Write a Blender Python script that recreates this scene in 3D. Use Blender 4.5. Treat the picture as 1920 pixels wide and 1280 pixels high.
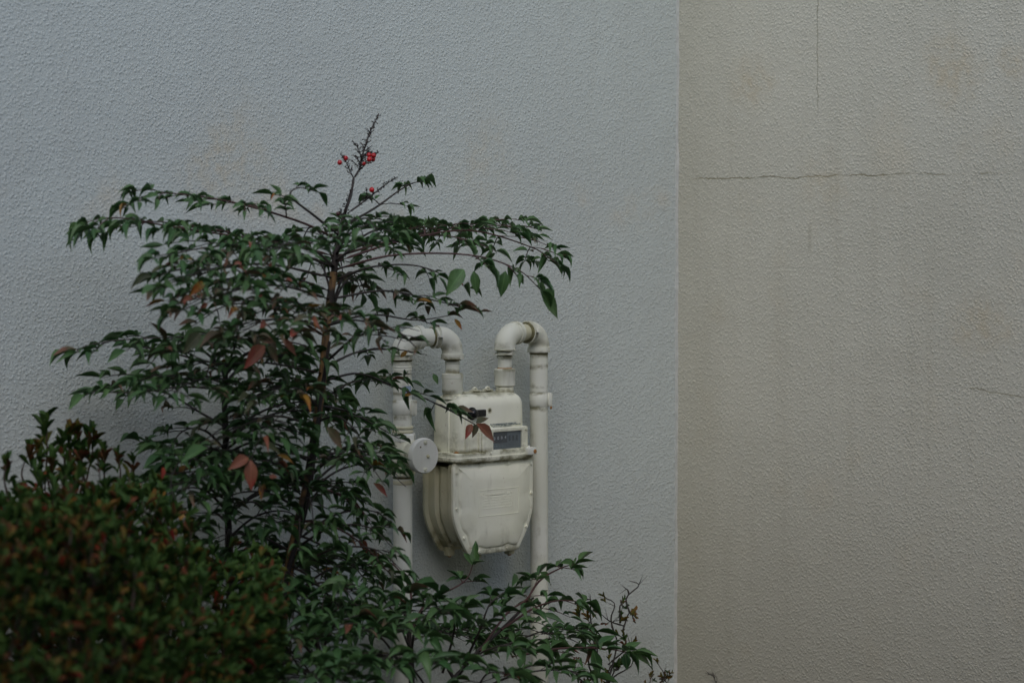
import bpy, bmesh, math, random
import numpy as np
from mathutils import Vector, Matrix, Euler

# ------------------------------------------------------------------ clear
for o in list(bpy.data.objects):
    bpy.data.objects.remove(o, do_unlink=True)
SC = bpy.context.scene
COL = SC.collection
R = math.radians
rnd = random.Random(11)

# ------------------------------------------------------------------ camera
# corner of the two walls at the origin; left wall on y=0 (x<0), right wall on x=0 (y<0)
CAM = Vector((-3.79, -3.67, 1.25))
HEAD, PITCH, FPX = R(48), R(2.67), 4500.0
cam_data = bpy.data.cameras.new('camera')
cam = bpy.data.objects.new('camera', cam_data)
COL.objects.link(cam)
cam.location = CAM
cam.rotation_euler = (R(90) - PITCH, 0, HEAD - R(90))
cam_data.sensor_width = 36.0
cam_data.lens = FPX / 1920 * 36.0
cam_data.clip_start = 0.05
cam_data.clip_end = 500
cam_data.dof.use_dof = True
cam_data.dof.focus_distance = 4.68
cam_data.dof.aperture_fstop = 4.0
SC.camera = cam

# ------------------------------------------------------------------ sky, sun, exposure
SUN_AZ = R(223)      # clockwise from +Y
SUN_EL = R(48)
world = bpy.data.worlds.new('World')
SC.world = world
world.use_nodes = True
wn = world.node_tree
bg = wn.nodes['Background']
sky = wn.nodes.new('ShaderNodeTexSky')
sky.sky_type = 'NISHITA'
sky.sun_disc = False
sky.sun_elevation = SUN_EL
sky.sun_rotation = SUN_AZ
sky.air_density = 1.0
sky.dust_density = 1.3
sky.ozone_density = 1.0
wn.links.new(sky.outputs[0], bg.inputs[0])
bg.inputs[1].default_value = 0.15
sun_d = bpy.data.lights.new('sun', 'SUN')
sun_d.energy = 0.5
sun_d.angle = R(40)
sun_d.color = (1.0, 0.97, 0.92)
sun = bpy.data.objects.new('sun', sun_d)
COL.objects.link(sun)
to_sun = Vector((math.sin(SUN_AZ) * math.cos(SUN_EL), math.cos(SUN_AZ) * math.cos(SUN_EL), math.sin(SUN_EL)))
sun.rotation_euler = to_sun.to_track_quat('Z', 'Y').to_euler()
sun.location = to_sun * 20
SC.view_settings.view_transform = 'Standard'
SC.view_settings.look = 'None'
SC.view_settings.gamma = 1
SC.view_settings.use_curve_mapping = False
SC.view_settings.exposure = 0.27
SC.cycles.max_bounces = 6
SC.cycles.diffuse_bounces = 3
SC.cycles.glossy_bounces = 2
SC.cycles.transmission_bounces = 3
SC.cycles.transparent_max_bounces = 6
SC.cycles.caustics_reflective = False
SC.cycles.caustics_refractive = False
SC.cycles.use_denoising = True
SC.cycles.use_adaptive_sampling = False

# ------------------------------------------------------------------ measuring helpers
_h = Vector((math.cos(HEAD), math.sin(HEAD), 0))
_r = Vector((math.sin(HEAD), -math.cos(HEAD), 0))
_fw = _h * math.cos(PITCH) - Vector((0, 0, 1)) * math.sin(PITCH)
_up = Vector((0, 0, 1)) * math.cos(PITCH) + _h * math.sin(PITCH)

def ray(px, py):
    return _fw + _r * ((px - 960) / FPX) - _up * ((py - 640) / FPX)

def P(px, py, e):
    """point seen at photo pixel (px,py), e metres out from the left wall"""
    d = ray(px, py)
    t = (-e - CAM.y) / d.y
    return CAM + d * t

def PR(px, py, e=0.0):
    d = ray(px, py)
    t = (-e - CAM.x) / d.x
    return CAM + d * t

def proj(q):
    v = q - CAM
    dz = v.dot(_fw)
    return 960 + FPX * v.dot(_r) / dz, 640 - FPX * v.dot(_up) / dz, dz

# ------------------------------------------------------------------ object helpers
def link(o, parent=None):
    COL.objects.link(o)
    if parent is not None:
        o.parent = parent
    return o

def empty(name, loc, label, cat, group=None):
    o = bpy.data.objects.new(name, None)
    o.empty_display_size = 0.05
    link(o)
    o.location = loc
    o['label'] = label
    o['category'] = cat
    if group:
        o['group'] = group
    return o

def tag(o, label, cat, group=None):
    o['label'] = label
    o['category'] = cat
    if group:
        o['group'] = group

def base_of(parent):
    p = Vector((0, 0, 0))
    while parent is not None:
        p = p + parent.location
        parent = parent.parent
    return p

def mesh_obj(name, bm, mats, parent=None, smooth=True, angle=35):
    """bmesh in world coordinates -> object, geometry moved relative to its parent chain"""
    off = base_of(parent)
    if off.length > 0:
        bmesh.ops.translate(bm, verts=bm.verts, vec=-off)
    bmesh.ops.recalc_face_normals(bm, faces=bm.faces)
    me = bpy.data.meshes.new(name)
    bm.to_mesh(me)
    bm.free()
    if not isinstance(mats, (list, tuple)):
        mats = [mats]
    for m in mats:
        me.materials.append(m)
    if smooth:
        for p in me.polygons:
            p.use_smooth = True
        try:
            me.set_sharp_from_angle(angle=R(angle))
        except Exception:
            pass
    o = bpy.data.objects.new(name, me)
    link(o, parent)
    return o

def frame_from(t, ref=Vector((0, 0, 1))):
    t = t.normalized()
    s = t.cross(ref)
    if s.length < 1e-4:
        s = t.cross(Vector((1, 0, 0)))
    s.normalize()
    return s, s.cross(t).normalized()

def add_tube(bm, pts, radii, n=12, cap=True):
    pts = [Vector(p) for p in pts]
    if not isinstance(radii, (list, tuple)):
        radii = [radii] * len(pts)
    rings = []
    s = None
    for i, p in enumerate(pts):
        if i == 0:
            t = pts[1] - pts[0]
        elif i == len(pts) - 1:
            t = pts[-1] - pts[-2]
        else:
            t = pts[i + 1] - pts[i - 1]
        t.normalize()
        if s is None:
            s, u = frame_from(t)
        else:
            s = (s - t * s.dot(t))
            if s.length < 1e-5:
                s, u = frame_from(t)
            s.normalize()
            u = t.cross(s)
        rings.append([bm.verts.new(p + (s * math.cos(2 * math.pi * k / n) + u * math.sin(2 * math.pi * k / n)) * radii[i]) for k in range(n)])
    for a, b in zip(rings[:-1], rings[1:]):
        for k in range(n):
            bm.faces.new((a[k], a[(k + 1) % n], b[(k + 1) % n], b[k]))
    if cap:
        bm.faces.new(rings[0][::-1])
        bm.faces.new(rings[-1])
    return bm

def add_lathe(bm, origin, axis, profile, n=32):
    """profile: list of (distance along axis, radius)"""
    axis = Vector(axis).normalized()
    s, u = frame_from(axis, Vector((0.3, 0.1, 1)) if abs(axis.z) > .9 else Vector((0, 0, 1)))
    rings = []
    for d, r in profile:
        c = Vector(origin) + axis * d
        if r < 1e-6:
            rings.append([bm.verts.new(c)])
        else:
            rings.append([bm.verts.new(c + (s * math.cos(2 * math.pi * k / n) + u * math.sin(2 * math.pi * k / n)) * r) for k in range(n)])
    for a, b in zip(rings[:-1], rings[1:]):
        for k in range(n):
            k2 = (k + 1) % n
            if len(a) == 1 and len(b) == 1:
                continue
            if len(a) == 1:
                bm.faces.new((a[0], b[k2], b[k]))
            elif len(b) == 1:
                bm.faces.new((a[k], a[k2], b[0]))
            else:
                bm.faces.new((a[k], a[k2], b[k2], b[k]))
    if len(rings[0]) > 1:
        bm.faces.new(rings[0][::-1])
    if len(rings[-1]) > 1:
        bm.faces.new(rings[-1])
    return bm

def add_box(bm, lo, hi, bevel=0.0, seg=2):
    x0, y0, z0 = lo
    x1, y1, z1 = hi
    vs = [bm.verts.new(v) for v in ((x0, y0, z0), (x1, y0, z0), (x1, y1, z0), (x0, y1, z0), (x0, y0, z1), (x1, y0, z1), (x1, y1, z1), (x0, y1, z1))]
    fs = [bm.faces.new([vs[i] for i in q]) for q in ((0, 3, 2, 1), (4, 5, 6, 7), (0, 1, 5, 4), (1, 2, 6, 5), (2, 3, 7, 6), (3, 0, 4, 7))]
    if bevel > 0:
        es = set()
        for f in fs:
            es.update(f.edges)
        bmesh.ops.bevel(bm, geom=list(es), offset=bevel, segments=seg, affect='EDGES', profile=0.5)
    return bm

def add_loft(bm, rings, cap0=True, cap1=True):
    rv = [[bm.verts.new(p) for p in r] for r in rings]
    n = len(rv[0])
    for a, b in zip(rv[:-1], rv[1:]):
        for k in range(n):
            bm.faces.new((a[k], a[(k + 1) % n], b[(k + 1) % n], b[k]))
    if cap0:
        bm.faces.new(rv[0][::-1])
    if cap1:
        bm.faces.new(rv[-1])
    return bm

def catmull(pts, n):
    pts = [Vector(p) for p in pts]
    if len(pts) == 2:
        return [pts[0].lerp(pts[1], i / n) for i in range(n + 1)]
    q = [pts[0] * 2 - pts[1]] + pts + [pts[-1] * 2 - pts[-2]]
    out = []
    m = len(pts) - 1
    for i in range(n + 1):
        u = i / n * m
        k = min(int(u), m - 1)
        t = u - k
        p0, p1, p2, p3 = q[k], q[k + 1], q[k + 2], q[k + 3]
        out.append(0.5 * ((2 * p1) + (p2 - p0) * t + (2 * p0 - 5 * p1 + 4 * p2 - p3) * t * t + (3 * p1 - p0 - 3 * p2 + p3) * t ** 3))
    return out

def at_curve(c, t):
    u = max(0, min(1, t)) * (len(c) - 1)
    k = min(int(u), len(c) - 2)
    return c[k].lerp(c[k + 1], u - k), (c[k + 1] - c[k]).normalized()

# ------------------------------------------------------------------ materials
class NT:
    def __init__(self, name):
        self.m = bpy.data.materials.new(name)
        self.m.use_nodes = True
        self.t = self.m.node_tree
        self.b = self.t.nodes['Principled BSDF']
    def n(self, typ, **kw):
        nd = self.t.nodes.new(typ)
        for k, v in kw.items():
            if k in ('inp',):
                for kk, vv in v.items():
                    if hasattr(vv, 'is_linked') or isinstance(vv, bpy.types.NodeSocket):
                        self.t.links.new(vv, nd.inputs[kk])
                    else:
                        nd.inputs[kk].default_value = vv
            else:
                setattr(nd, k, v)
        return nd
    def math(self, op, a, b=0.0, c=None, clamp=False):
        nd = self.t.nodes.new('ShaderNodeMath')
        nd.operation = op
        nd.use_clamp = clamp
        for i, v in enumerate([a, b] + ([c] if c is not None else [])):
            if isinstance(v, bpy.types.NodeSocket):
                self.t.links.new(v, nd.inputs[i])
            else:
                nd.inputs[i].default_value = v
        return nd.outputs[0]
    def smooth(self, v, lo, hi, a=0.0, b=1.0):
        nd = self.t.nodes.new('ShaderNodeMapRange')
        nd.interpolation_type = 'SMOOTHSTEP'
        self.t.links.new(v, nd.inputs[0])
        for i, x in enumerate((lo, hi, a, b)):
            nd.inputs[i + 1].default_value = x
        return nd.outputs[0]
    def mix(self, f, a, b):
        nd = self.t.nodes.new('ShaderNodeMix')
        nd.data_type = 'RGBA'
        for s, v in ((nd.inputs[0], f), (nd.inputs[6], a), (nd.inputs[7], b)):
            if isinstance(v, bpy.types.NodeSocket):
                self.t.links.new(v, s)
            else:
                s.default_value = v if not isinstance(v, tuple) else (v + (1,) if len(v) == 3 else v)
        return nd.outputs[2]
    def noise(self, vec, scale, detail=2.0, rough=0.5, dist=0.0):
        nd = self.t.nodes.new('ShaderNodeTexNoise')
        if vec is not None:
            self.t.links.new(vec, nd.inputs['Vector'])
        nd.inputs['Scale'].default_value = scale
        nd.inputs['Detail'].default_value = detail
        nd.inputs['Roughness'].default_value = rough
        nd.inputs['Distortion'].default_value = dist
        return nd.outputs[0]
    def obj(self, scale=(1, 1, 1)):
        c = self.t.nodes.new('ShaderNodeTexCoord').outputs['Object']
        if scale != (1, 1, 1):
            mp = self.t.nodes.new('ShaderNodeMapping')
            mp.inputs['Scale'].default_value = scale
            self.t.links.new(c, mp.inputs[0])
            c = mp.outputs[0]
        return c
    def pos(self, scale=(1, 1, 1)):
        c = self.t.nodes.new('ShaderNodeNewGeometry').outputs['Position']
        if scale != (1, 1, 1):
            mp = self.t.nodes.new('ShaderNodeMapping')
            mp.inputs['Scale'].default_value = scale
            self.t.links.new(c, mp.inputs[0])
            c = mp.outputs[0]
        return c
    def xyz(self, v):
        s = self.t.nodes.new('ShaderNodeSeparateXYZ')
        self.t.links.new(v, s.inputs[0])
        return s.outputs
    def bump(self, h, dist, strength=1.0, prev=None):
        nd = self.t.nodes.new('ShaderNodeBump')
        nd.inputs['Strength'].default_value = strength
        nd.inputs['Distance'].default_value = dist
        self.t.links.new(h, nd.inputs['Height'])
        if prev is not None:
            self.t.links.new(prev, nd.inputs['Normal'])
        return nd.outputs[0]
    def set(self, **kw):
        for k, v in kw.items():
            s = self.b.inputs[k.replace('_', ' ')]
            if isinstance(v, bpy.types.NodeSocket):
                self.t.links.new(v, s)
            else:
                s.default_value = v if not (isinstance(v, tuple) and len(v) == 3) else v + (1,)
        return self.m

def stucco(name, side):
    g = NT(name)
    p = g.pos()
    x, y, z = g.xyz(p)[:3]
    n1 = g.noise(p, 120, 2.0, 0.55)
    big = g.noise(p, 1.7, 4.0, 0.6)
    mid = g.noise(p, 6.0, 4.0, 0.6)
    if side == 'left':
        base, stain, dirt = (0.570, 0.612, 0.568), (0.62, 0.55, 0.42), (0.48, 0.50, 0.47)  # cool skylight on this wall is put into its base colour
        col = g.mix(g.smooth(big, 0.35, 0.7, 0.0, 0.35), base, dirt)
        # faint ochre blotches in a band at eye height
        band = g.math('MULTIPLY', g.smooth(z, 1.22, 1.32), g.smooth(z, 1.40, 1.30))
        blot = g.math('MULTIPLY', g.smooth(mid, 0.5, 0.72), band)
        col = g.mix(g.math('MULTIPLY', blot, 0.75), col, stain)
        st_l = g.noise(g.pos((7, 1, 0.5)), 3.0, 4, 0.6)
        col = g.mix(g.smooth(st_l, 0.5, 0.75, 0.0, 0.16), col, (0.47, 0.46, 0.40))
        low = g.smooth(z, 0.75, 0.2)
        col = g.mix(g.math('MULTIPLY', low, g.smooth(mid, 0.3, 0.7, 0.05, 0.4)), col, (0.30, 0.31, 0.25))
        fine = g.smooth(n1, 0.3, 0.45, 1.0, 0.0)
        col = g.mix(g.math('MULTIPLY', fine, 0.25), col, dirt)
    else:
        base, stain, dirt = (0.672, 0.640, 0.515), (0.66, 0.56, 0.38), (0.55, 0.52, 0.41)  # base carries the warm bounced light this side receives
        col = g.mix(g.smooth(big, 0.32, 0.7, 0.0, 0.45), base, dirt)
        blot = g.smooth(mid, 0.52, 0.74)
        col = g.mix(g.math('MULTIPLY', blot, 0.26), col, stain)
        st_r = g.noise(g.pos((1, 6, 0.45)), 3.5, 4, 0.6)
        col = g.mix(g.smooth(st_r, 0.48, 0.75, 0.0, 0.2), col, (0.44, 0.405, 0.30))
        # darker olive strip that runs down the inner corner, ragged edge
        yy = g.math('ADD', y, g.math('MULTIPLY', g.math('SUBTRACT', mid, 0.5), 0.22))
        strip = g.smooth(yy, -0.20, 0.0)
        col = g.mix(g.math('MULTIPLY', strip, 0.36), col, (0.43, 0.41, 0.31))
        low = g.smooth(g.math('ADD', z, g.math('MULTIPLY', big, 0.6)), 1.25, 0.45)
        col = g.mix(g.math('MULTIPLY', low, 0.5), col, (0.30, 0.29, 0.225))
        fine = g.smooth(n1, 0.3, 0.45, 1.0, 0.0)
        col = g.mix(g.math('MULTIPLY', fine, 0.3), col, dirt)
        streakn = g.noise(g.pos((1, 9, 0.55)), 5, 3, 0.6)
        cr_depth = None
        w1 = g.noise(p, 30, 3.0, 0.65)
        w2 = g.noise(p, 5, 2.0, 0.5)
        wob = g.math('ADD', g.math('MULTIPLY', g.math('SUBTRACT', w1, 0.5), 0.016), g.math('MULTIPLY', g.math('SUBTRACT', w2, 0.5), 0.012))
        gap = g.smooth(g.noise(p, 14, 2, 0.6), 0.36, 0.47)
        pz = PR(1500, 331).z
        y0, y1, y2 = PR(1295, 331).y, PR(1640, 331).y, PR(1760, 331).y
        d = g.math('ABSOLUTE', g.math('SUBTRACT', g.math('ADD', z, wob), pz))
        solid = g.math('MULTIPLY', g.smooth(y, y0 + 0.006, y0 - 0.03), 1.0)
        fade = g.smooth(y, y2, y1)                         # 1 near the corner, 0 to the right
        keep = g.math('MAXIMUM', fade, g.math('MULTIPLY', g.smooth(g.noise(p, 9, 1, .5), 0.46, 0.54, 0.2, 1.0), 0.8))
        c1 = g.math('MULTIPLY', g.math('MULTIPLY', g.smooth(d, 0.0024, 0.0004), solid), g.math('MULTIPLY', keep, g.math('ADD', g.math('MULTIPLY', gap, 0.8), 0.2)))
        # vertical crack from above
        vy = PR(1533, 100).y
        zlo, zlo2 = PR(1533, 175).z, PR(1533, 235).z
        d2 = g.math('ABSOLUTE', g.math('SUBTRACT', g.math('ADD', y, wob), vy))
        on = g.math('MULTIPLY', g.smooth(z, zlo2, zlo, 0.0, 1.0), 1.0)
        c2 = g.math('MULTIPLY', g.smooth(d2, 0.0020, 0.0003), on)
        # short crack far right
        qa, qb = PR(1815, 728), PR(1920, 745)
        zz = g.math('ADD', z, g.math('MULTIPLY', g.math('SUBTRACT', y, qa.y), -(qb.z - qa.z) / (qb.y - qa.y)))
        d3 = g.math('ABSOLUTE', g.math('SUBTRACT', g.math('ADD', zz, g.math('MULTIPLY', wob, 0.8)), qa.z))
        c3 = g.math('MULTIPLY', g.smooth(d3, 0.0020, 0.0006), g.smooth(y, qa.y + 0.0, qa.y - 0.01))
        cr = g.math('MAXIMUM', g.math('MAXIMUM', c1, g.math('MULTIPLY', c2, 0.75)), g.math('MULTIPLY', c3, 0.8))
        # damp streaks bleeding below the horizontal crack
        below = g.math('MULTIPLY', g.smooth(z, pz + 0.002, pz - 0.004), g.smooth(z, pz - 0.22, pz - 0.01))
        st = g.math('MULTIPLY', g.math('MULTIPLY', below, g.smooth(streakn, 0.5, 0.68)), solid)
        col = g.mix(g.math('MULTIPLY', st, 0.07), col, (0.36, 0.33, 0.22))
        # one narrow stain lower down
        sy, sz0, sz1 = PR(1518, 440).y, PR(1518, 415).z, PR(1518, 480).z
        s1 = g.math('MULTIPLY', g.smooth(g.math('ABSOLUTE', g.math('SUBTRACT', g.math('ADD', y, wob), sy)), 0.008, 0.002), g.math('MULTIPLY', g.smooth(z, sz1, sz1 + 0.02), g.smooth(z, sz0, sz0 - 0.015)))
        col = g.mix(g.math('MULTIPLY', s1, 0.3), col, (0.33, 0.30, 0.20))
        col = g.mix(g.math('MULTIPLY', cr, 0.75), col, (0.20, 0.175, 0.085))
    # old rust-yellow blotches, soft and broken up
    spots = ((P(452, 285, 0), .15, .36), (P(900, 300, 0), .14, .26), (P(380, 330, 0), .10, .25)) if side == 'left' else \
            ((PR(1410, 150), .09, .55), (PR(1790, 130), .10, .55), (PR(1850, 600), .09, .45), (PR(1550, 345), .10, .35), (PR(1905, 120), .06, .6))
    for c0, rad, amt in spots:
        vd = g.t.nodes.new('ShaderNodeVectorMath'); vd.operation = 'DISTANCE'
        g.t.links.new(p, vd.inputs[0]); vd.inputs[1].default_value = c0
        dd = g.math('ADD', vd.outputs['Value'], g.math('MULTIPLY', g.math('SUBTRACT', mid, 0.5), 0.22))
        fs = g.math('MULTIPLY', g.smooth(dd, rad, 0.0), g.smooth(g.noise(p, 38, 3, 0.6), 0.38, 0.66, 0.25, 1.0))
        col = g.mix(g.math('MULTIPLY', fs, amt), col, (0.60, 0.49, 0.31))
    # pebbly spatter: rounded grains of two sizes
    def pebbles(sc):
        v = g.t.nodes.new('ShaderNodeTexVoronoi')
        v.feature = 'F1'
        v.inputs['Scale'].default_value = sc
        g.t.links.new(p, v.inputs['Vector'])
        return g.smooth(v.outputs['Distance'], 0.62, 0.05)
    gr = g.math('ADD', pebbles(155), g.math('MULTIPLY', pebbles(300), 0.55))
    sand = g.smooth(g.noise(p, 300, 1.0, 0.5), 0.36, 0.64)
    col = g.mix(g.math('MULTIPLY', sand, 0.12), col, (0.22, 0.22, 0.20))
    return g.set(Base_Color=col, Roughness=0.88, Specular_IOR_Level=0.25, Normal=g.bump(gr, 0.00082, 1.0))

def paint(name, base=(0.91, 0.90, 0.74), grime=0.5, rust=0.12, seams=()):
    """old cream paint over cast iron: chalky, with green-brown grime in runs and specks"""
    g = NT(name)
    p = g.pos()
    run = g.noise(g.pos((1, 1, 0.16)), 34, 4, 0.62)
    blot = g.noise(p, 26, 5, 0.65)
    spk = g.noise(p, 260, 2, 0.5)
    soft = g.noise(p, 9, 3, 0.5)
    col = g.mix(g.smooth(soft, 0.35, 0.65, 0.0, 0.5), base, (base[0] * .86, base[1] * .86, base[2] * .78))
    gm = g.math('MULTIPLY', g.smooth(run, 0.5, 0.75), g.smooth(blot, 0.4, 0.65))
    col = g.mix(g.math('MULTIPLY', gm, grime), col, (0.26, 0.235, 0.125))
    sp = g.math('MULTIPLY', g.smooth(spk, 0.70, 0.76), g.smooth(blot, 0.46, 0.62))
    col = g.mix(g.math('MULTIPLY', sp, 0.35), col, (0.12, 0.115, 0.08))
    ru = g.math('MULTIPLY', g.smooth(g.noise(p, 48, 3, 0.6), 0.68, 0.76), rust * 5)
    col = g.mix(g.math('MULTIPLY', ru, 0.8), col, (0.30, 0.13, 0.035))
    z = g.xyz(p)[2]
    mott = g.noise(p, 60, 4, 0.65)
    for z0, w, amt in seams:        # algae and dust settled along joints
        bd = g.smooth(g.math('ABSOLUTE', g.math('SUBTRACT', g.math('ADD', z, g.math('MULTIPLY', g.math('SUBTRACT', mott, 0.5), w * 1.2)), z0)), w, 0.0)
        bd = g.math('MULTIPLY', bd, g.smooth(blot, 0.38, 0.58))
        col = g.mix(g.math('MULTIPLY', bd, amt), col, (0.20, 0.185, 0.09))
    h = g.math('ADD', g.math('MULTIPLY', g.noise(p, 420, 2, .5), 0.5), g.noise(p, 130, 2, .5))
    return g.set(Base_Color=col, Roughness=g.smooth(blot, 0.3, 0.7, 0.38, 0.62), Normal=g.bump(h, 0.00025, 0.6), Specular_IOR_Level=0.4)

def simple(name, col, rough=0.6, var=0.25, scale=60, metal=0.0, bump=0.0):
    g = NT(name)
    n = g.noise(g.pos(), scale, 4, 0.6)
    c = g.mix(g.smooth(n, 0.3, 0.7), col, tuple(v * (1 - var) for v in col))
    kw = dict(Base_Color=c, Roughness=rough, Metallic=metal)
    if bump:
        kw['Normal'] = g.bump(n, bump, 0.7)
    return g.set(**kw)

def leafmat(name, c1, c2, tip=None, trans=0.18, rough=0.42, mott=0.5, vein=0.35, spec=0.3):
    """leaf: colour differs leaf by leaf, paler midrib, mottling and a coloured tip"""
    g = NT(name)
    oi = g.t.nodes.new('ShaderNodeObjectInfo').outputs['Random']
    at = g.t.nodes.new('ShaderNodeAttribute')
    at.attribute_name = 'tint'
    rv = g.math('FRACT', g.math('ADD', oi, at.outputs['Fac']))
    uv = g.t.nodes.new('ShaderNodeUVMap').outputs[0]
    u, v = g.xyz(uv)[:2]
    col = g.mix(rv, c1, c2)
    n = g.noise(g.pos(), 55, 3, 0.6)
    col = g.mix(g.smooth(n, 0.35, 0.7, 0.0, mott), col, tuple(x * 0.55 for x in c1))
    if tip is not None:
        tf = g.math('MULTIPLY', g.smooth(g.math('ADD', v, g.math('MULTIPLY', g.math('SUBTRACT', n, 0.5), 1.4)), 0.35, 0.85), g.smooth(rv, 0.15, 0.6))
        col = g.mix(tf, col, tip)
    rib = g.math('MULTIPLY', g.smooth(g.math('ABSOLUTE', g.math('SUBTRACT', u, 0.5)), 0.07, 0.01), vein)
    col = g.mix(rib, col, tuple(min(1, x * 1.7 + 0.01) for x in c2))
    vv = g.math('ABSOLUTE', g.math('SINE', g.math('ADD', g.math('MULTIPLY', v, 42), g.math('MULTIPLY', g.math('ABSOLUTE', g.math('SUBTRACT', u, 0.5)), -22))))
    g.set(Base_Color=col, Roughness=rough, Specular_IOR_Level=spec, Normal=g.bump(vv, 0.0005, 0.35))
    tr = g.t.nodes.new('ShaderNodeBsdfTranslucent')
    g.t.links.new(col, tr.inputs['Color'])
    mx = g.t.nodes.new('ShaderNodeMixShader')
    mx.inputs[0].default_value = trans
    g.t.links.new(g.b.outputs[0], mx.inputs[1])
    g.t.links.new(tr.outputs[0], mx.inputs[2])
    g.t.links.new(mx.outputs[0], g.t.nodes['Material Output'].inputs[0])
    return g.m

M_WALL_L = stucco('stucco_skylight_tint', 'left')
M_WALL_R = stucco('stucco_warm_bounce_tint', 'right')
M_PAINT = paint('cream_paint', seams=((.8145, .010, .9), (.7975, .012, .95), (.6165, .016, .7), (.9265, .010, .8), (.845, .035, .35)))
M_PAINT_CLEAN = paint('cream_paint_clean', (0.78, 0.78, 0.71), 0.3, 0.04)
M_PAINT_DIRTY = paint('cream_paint_dirty', (0.62, 0.59, 0.42), 0.6, 0.12, ((.79, .03, .8), (.63, .04, .9)))
M_PIPE = paint('pipe_paint', (0.77, 0.77, 0.665), 0.7, 0.08, ((.996, .010, .9), (.9705, .008, .8), (.917, .006, .8), (.886, .008, .9), (1.018, .012, .5), (.932, .007, .8)))
M_GRIME = simple('algae_grime', (0.20, 0.185, 0.085), 0.9, 0.5, 120)
M_SCREW = simple('weathered_screw', (0.42, 0.40, 0.31), 0.5, 0.4, 200, 0.3)
M_RUST = simple('rusty_screw', (0.42, 0.20, 0.05), 0.75, 0.4, 200)
M_BLACK = simple('black_plastic', (0.012, 0.012, 0.013), 0.25, 0.3, 80)
M_DRUM = simple('counter_black', (0.02, 0.025, 0.03), 0.45, 0.2, 80)
M_FACE = simple('counter_plate', (0.085, 0.112, 0.118), 0.5, 0.2, 60)
M_PRINT = simple('blue_print', (0.16, 0.21, 0.22), 0.7, 0.5, 300)
M_WHITE = simple('white_digit', (0.55, 0.58, 0.58), 0.5, 0.1, 80)
M_STICK = simple('blue_sticker', (0.36, 0.46, 0.60), 0.35, 0.25, 90)
M_STICKW = simple('white_sticker', (0.72, 0.70, 0.68), 0.4, 0.2, 90)
M_BEAD = simple('corner_bead', (0.55, 0.55, 0.49), 0.8, 0.2, 60)
def glass_mat():
    g = NT('window_glass')
    g.set(Base_Color=(0.85, 0.9, 0.9), Roughness=0.10, Alpha=0.04, Specular_IOR_Level=0.5)
    return g.m
M_GLASS = glass_mat()
M_SOIL = simple('soil', (0.075, 0.06, 0.045), 0.95, 0.5, 24, 0, 0.02)

M_LEAF = leafmat('nandina_green', (0.044, 0.112, 0.036), (0.092, 0.172, 0.056))
M_LEAF_B = leafmat('nandina_bronze', (0.070, 0.088, 0.040), (0.120, 0.095, 0.052), (0.165, 0.080, 0.050))
M_LEAF_R = leafmat('nandina_red', (0.22, 0.085, 0.050), (0.27, 0.11, 0.065), (0.30, 0.055, 0.04), mott=0.35)
M_LEAF_Y = leafmat('nandina_yellow', (0.24, 0.13, 0.02), (0.30, 0.17, 0.03), (0.30, 0.07, 0.02), mott=0.3)
M_AZ = leafmat('azalea_green', (0.032, 0.078, 0.018), (0.070, 0.125, 0.028), rough=0.55, vein=0.15, spec=0.12)
M_AZ_O = leafmat('azalea_olive', (0.075, 0.088, 0.018), (0.13, 0.115, 0.022), (0.16, 0.08, 0.02), rough=0.55, vein=0.15, spec=0.12)
M_AZ_B = leafmat('azalea_bronze', (0.080, 0.052, 0.020), (0.105, 0.060, 0.022), (0.14, 0.045, 0.02), rough=0.55, vein=0.15, spec=0.12)
M_AZ_R = leafmat('azalea_red', (0.15, 0.018, 0.014), (0.20, 0.030, 0.018), (0.24, 0.045, 0.02), rough=0.55, vein=0.15, spec=0.12)
M_CANE = simple('cane_bark_dark', (0.030, 0.022, 0.018), 0.8, 0.5, 90, 0, 0.001)
def cane_mat():
    g = NT('cane_bark_brown')
    p = g.pos((1, 1, 0.12))
    n = g.noise(p, 180, 4, 0.65)
    n2 = g.noise(g.pos(), 11, 3, 0.6)
    c = g.mix(g.smooth(n, 0.35, 0.65), (0.27, 0.155, 0.055), (0.12, 0.07, 0.035))
    c = g.mix(g.smooth(n2, 0.52, 0.60), c, (0.026, 0.020, 0.015))
    return g.set(Base_Color=c, Roughness=0.8, Normal=g.bump(n, 0.002, 0.8))
M_CANE_B = cane_mat()
M_STALK = simple('leaf_stalk', (0.035, 0.026, 0.020), 0.6, 0.4, 40)
M_STALK_R = simple('leaf_stalk_red', (0.075, 0.028, 0.022), 0.6, 0.4, 40)
M_TWIG = simple('azalea_twig', (0.055, 0.033, 0.022), 0.8, 0.4, 80)
M_TWIG_D = simple('dry_twig', (0.040, 0.034, 0.026), 0.85, 0.4, 80)
M_BERRY = simple('red_berry', (0.50, 0.012, 0.014), 0.22, 0.35, 90)
M_BERRY_D = simple('dark_berry', (0.07, 0.018, 0.014), 0.4, 0.3, 90)

# ------------------------------------------------------------------ ground and walls
bm = bmesh.new()
for i in range(1):
    q = [bm.verts.new(v) for v in ((-60, -60, 0), (60, -60, 0), (60, 60, 0), (-60, 60, 0))]
    bm.faces.new(q)
g_ = mesh_obj('ground', bm, M_SOIL, smooth=False)
g_['kind'] = 'structure'

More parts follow.
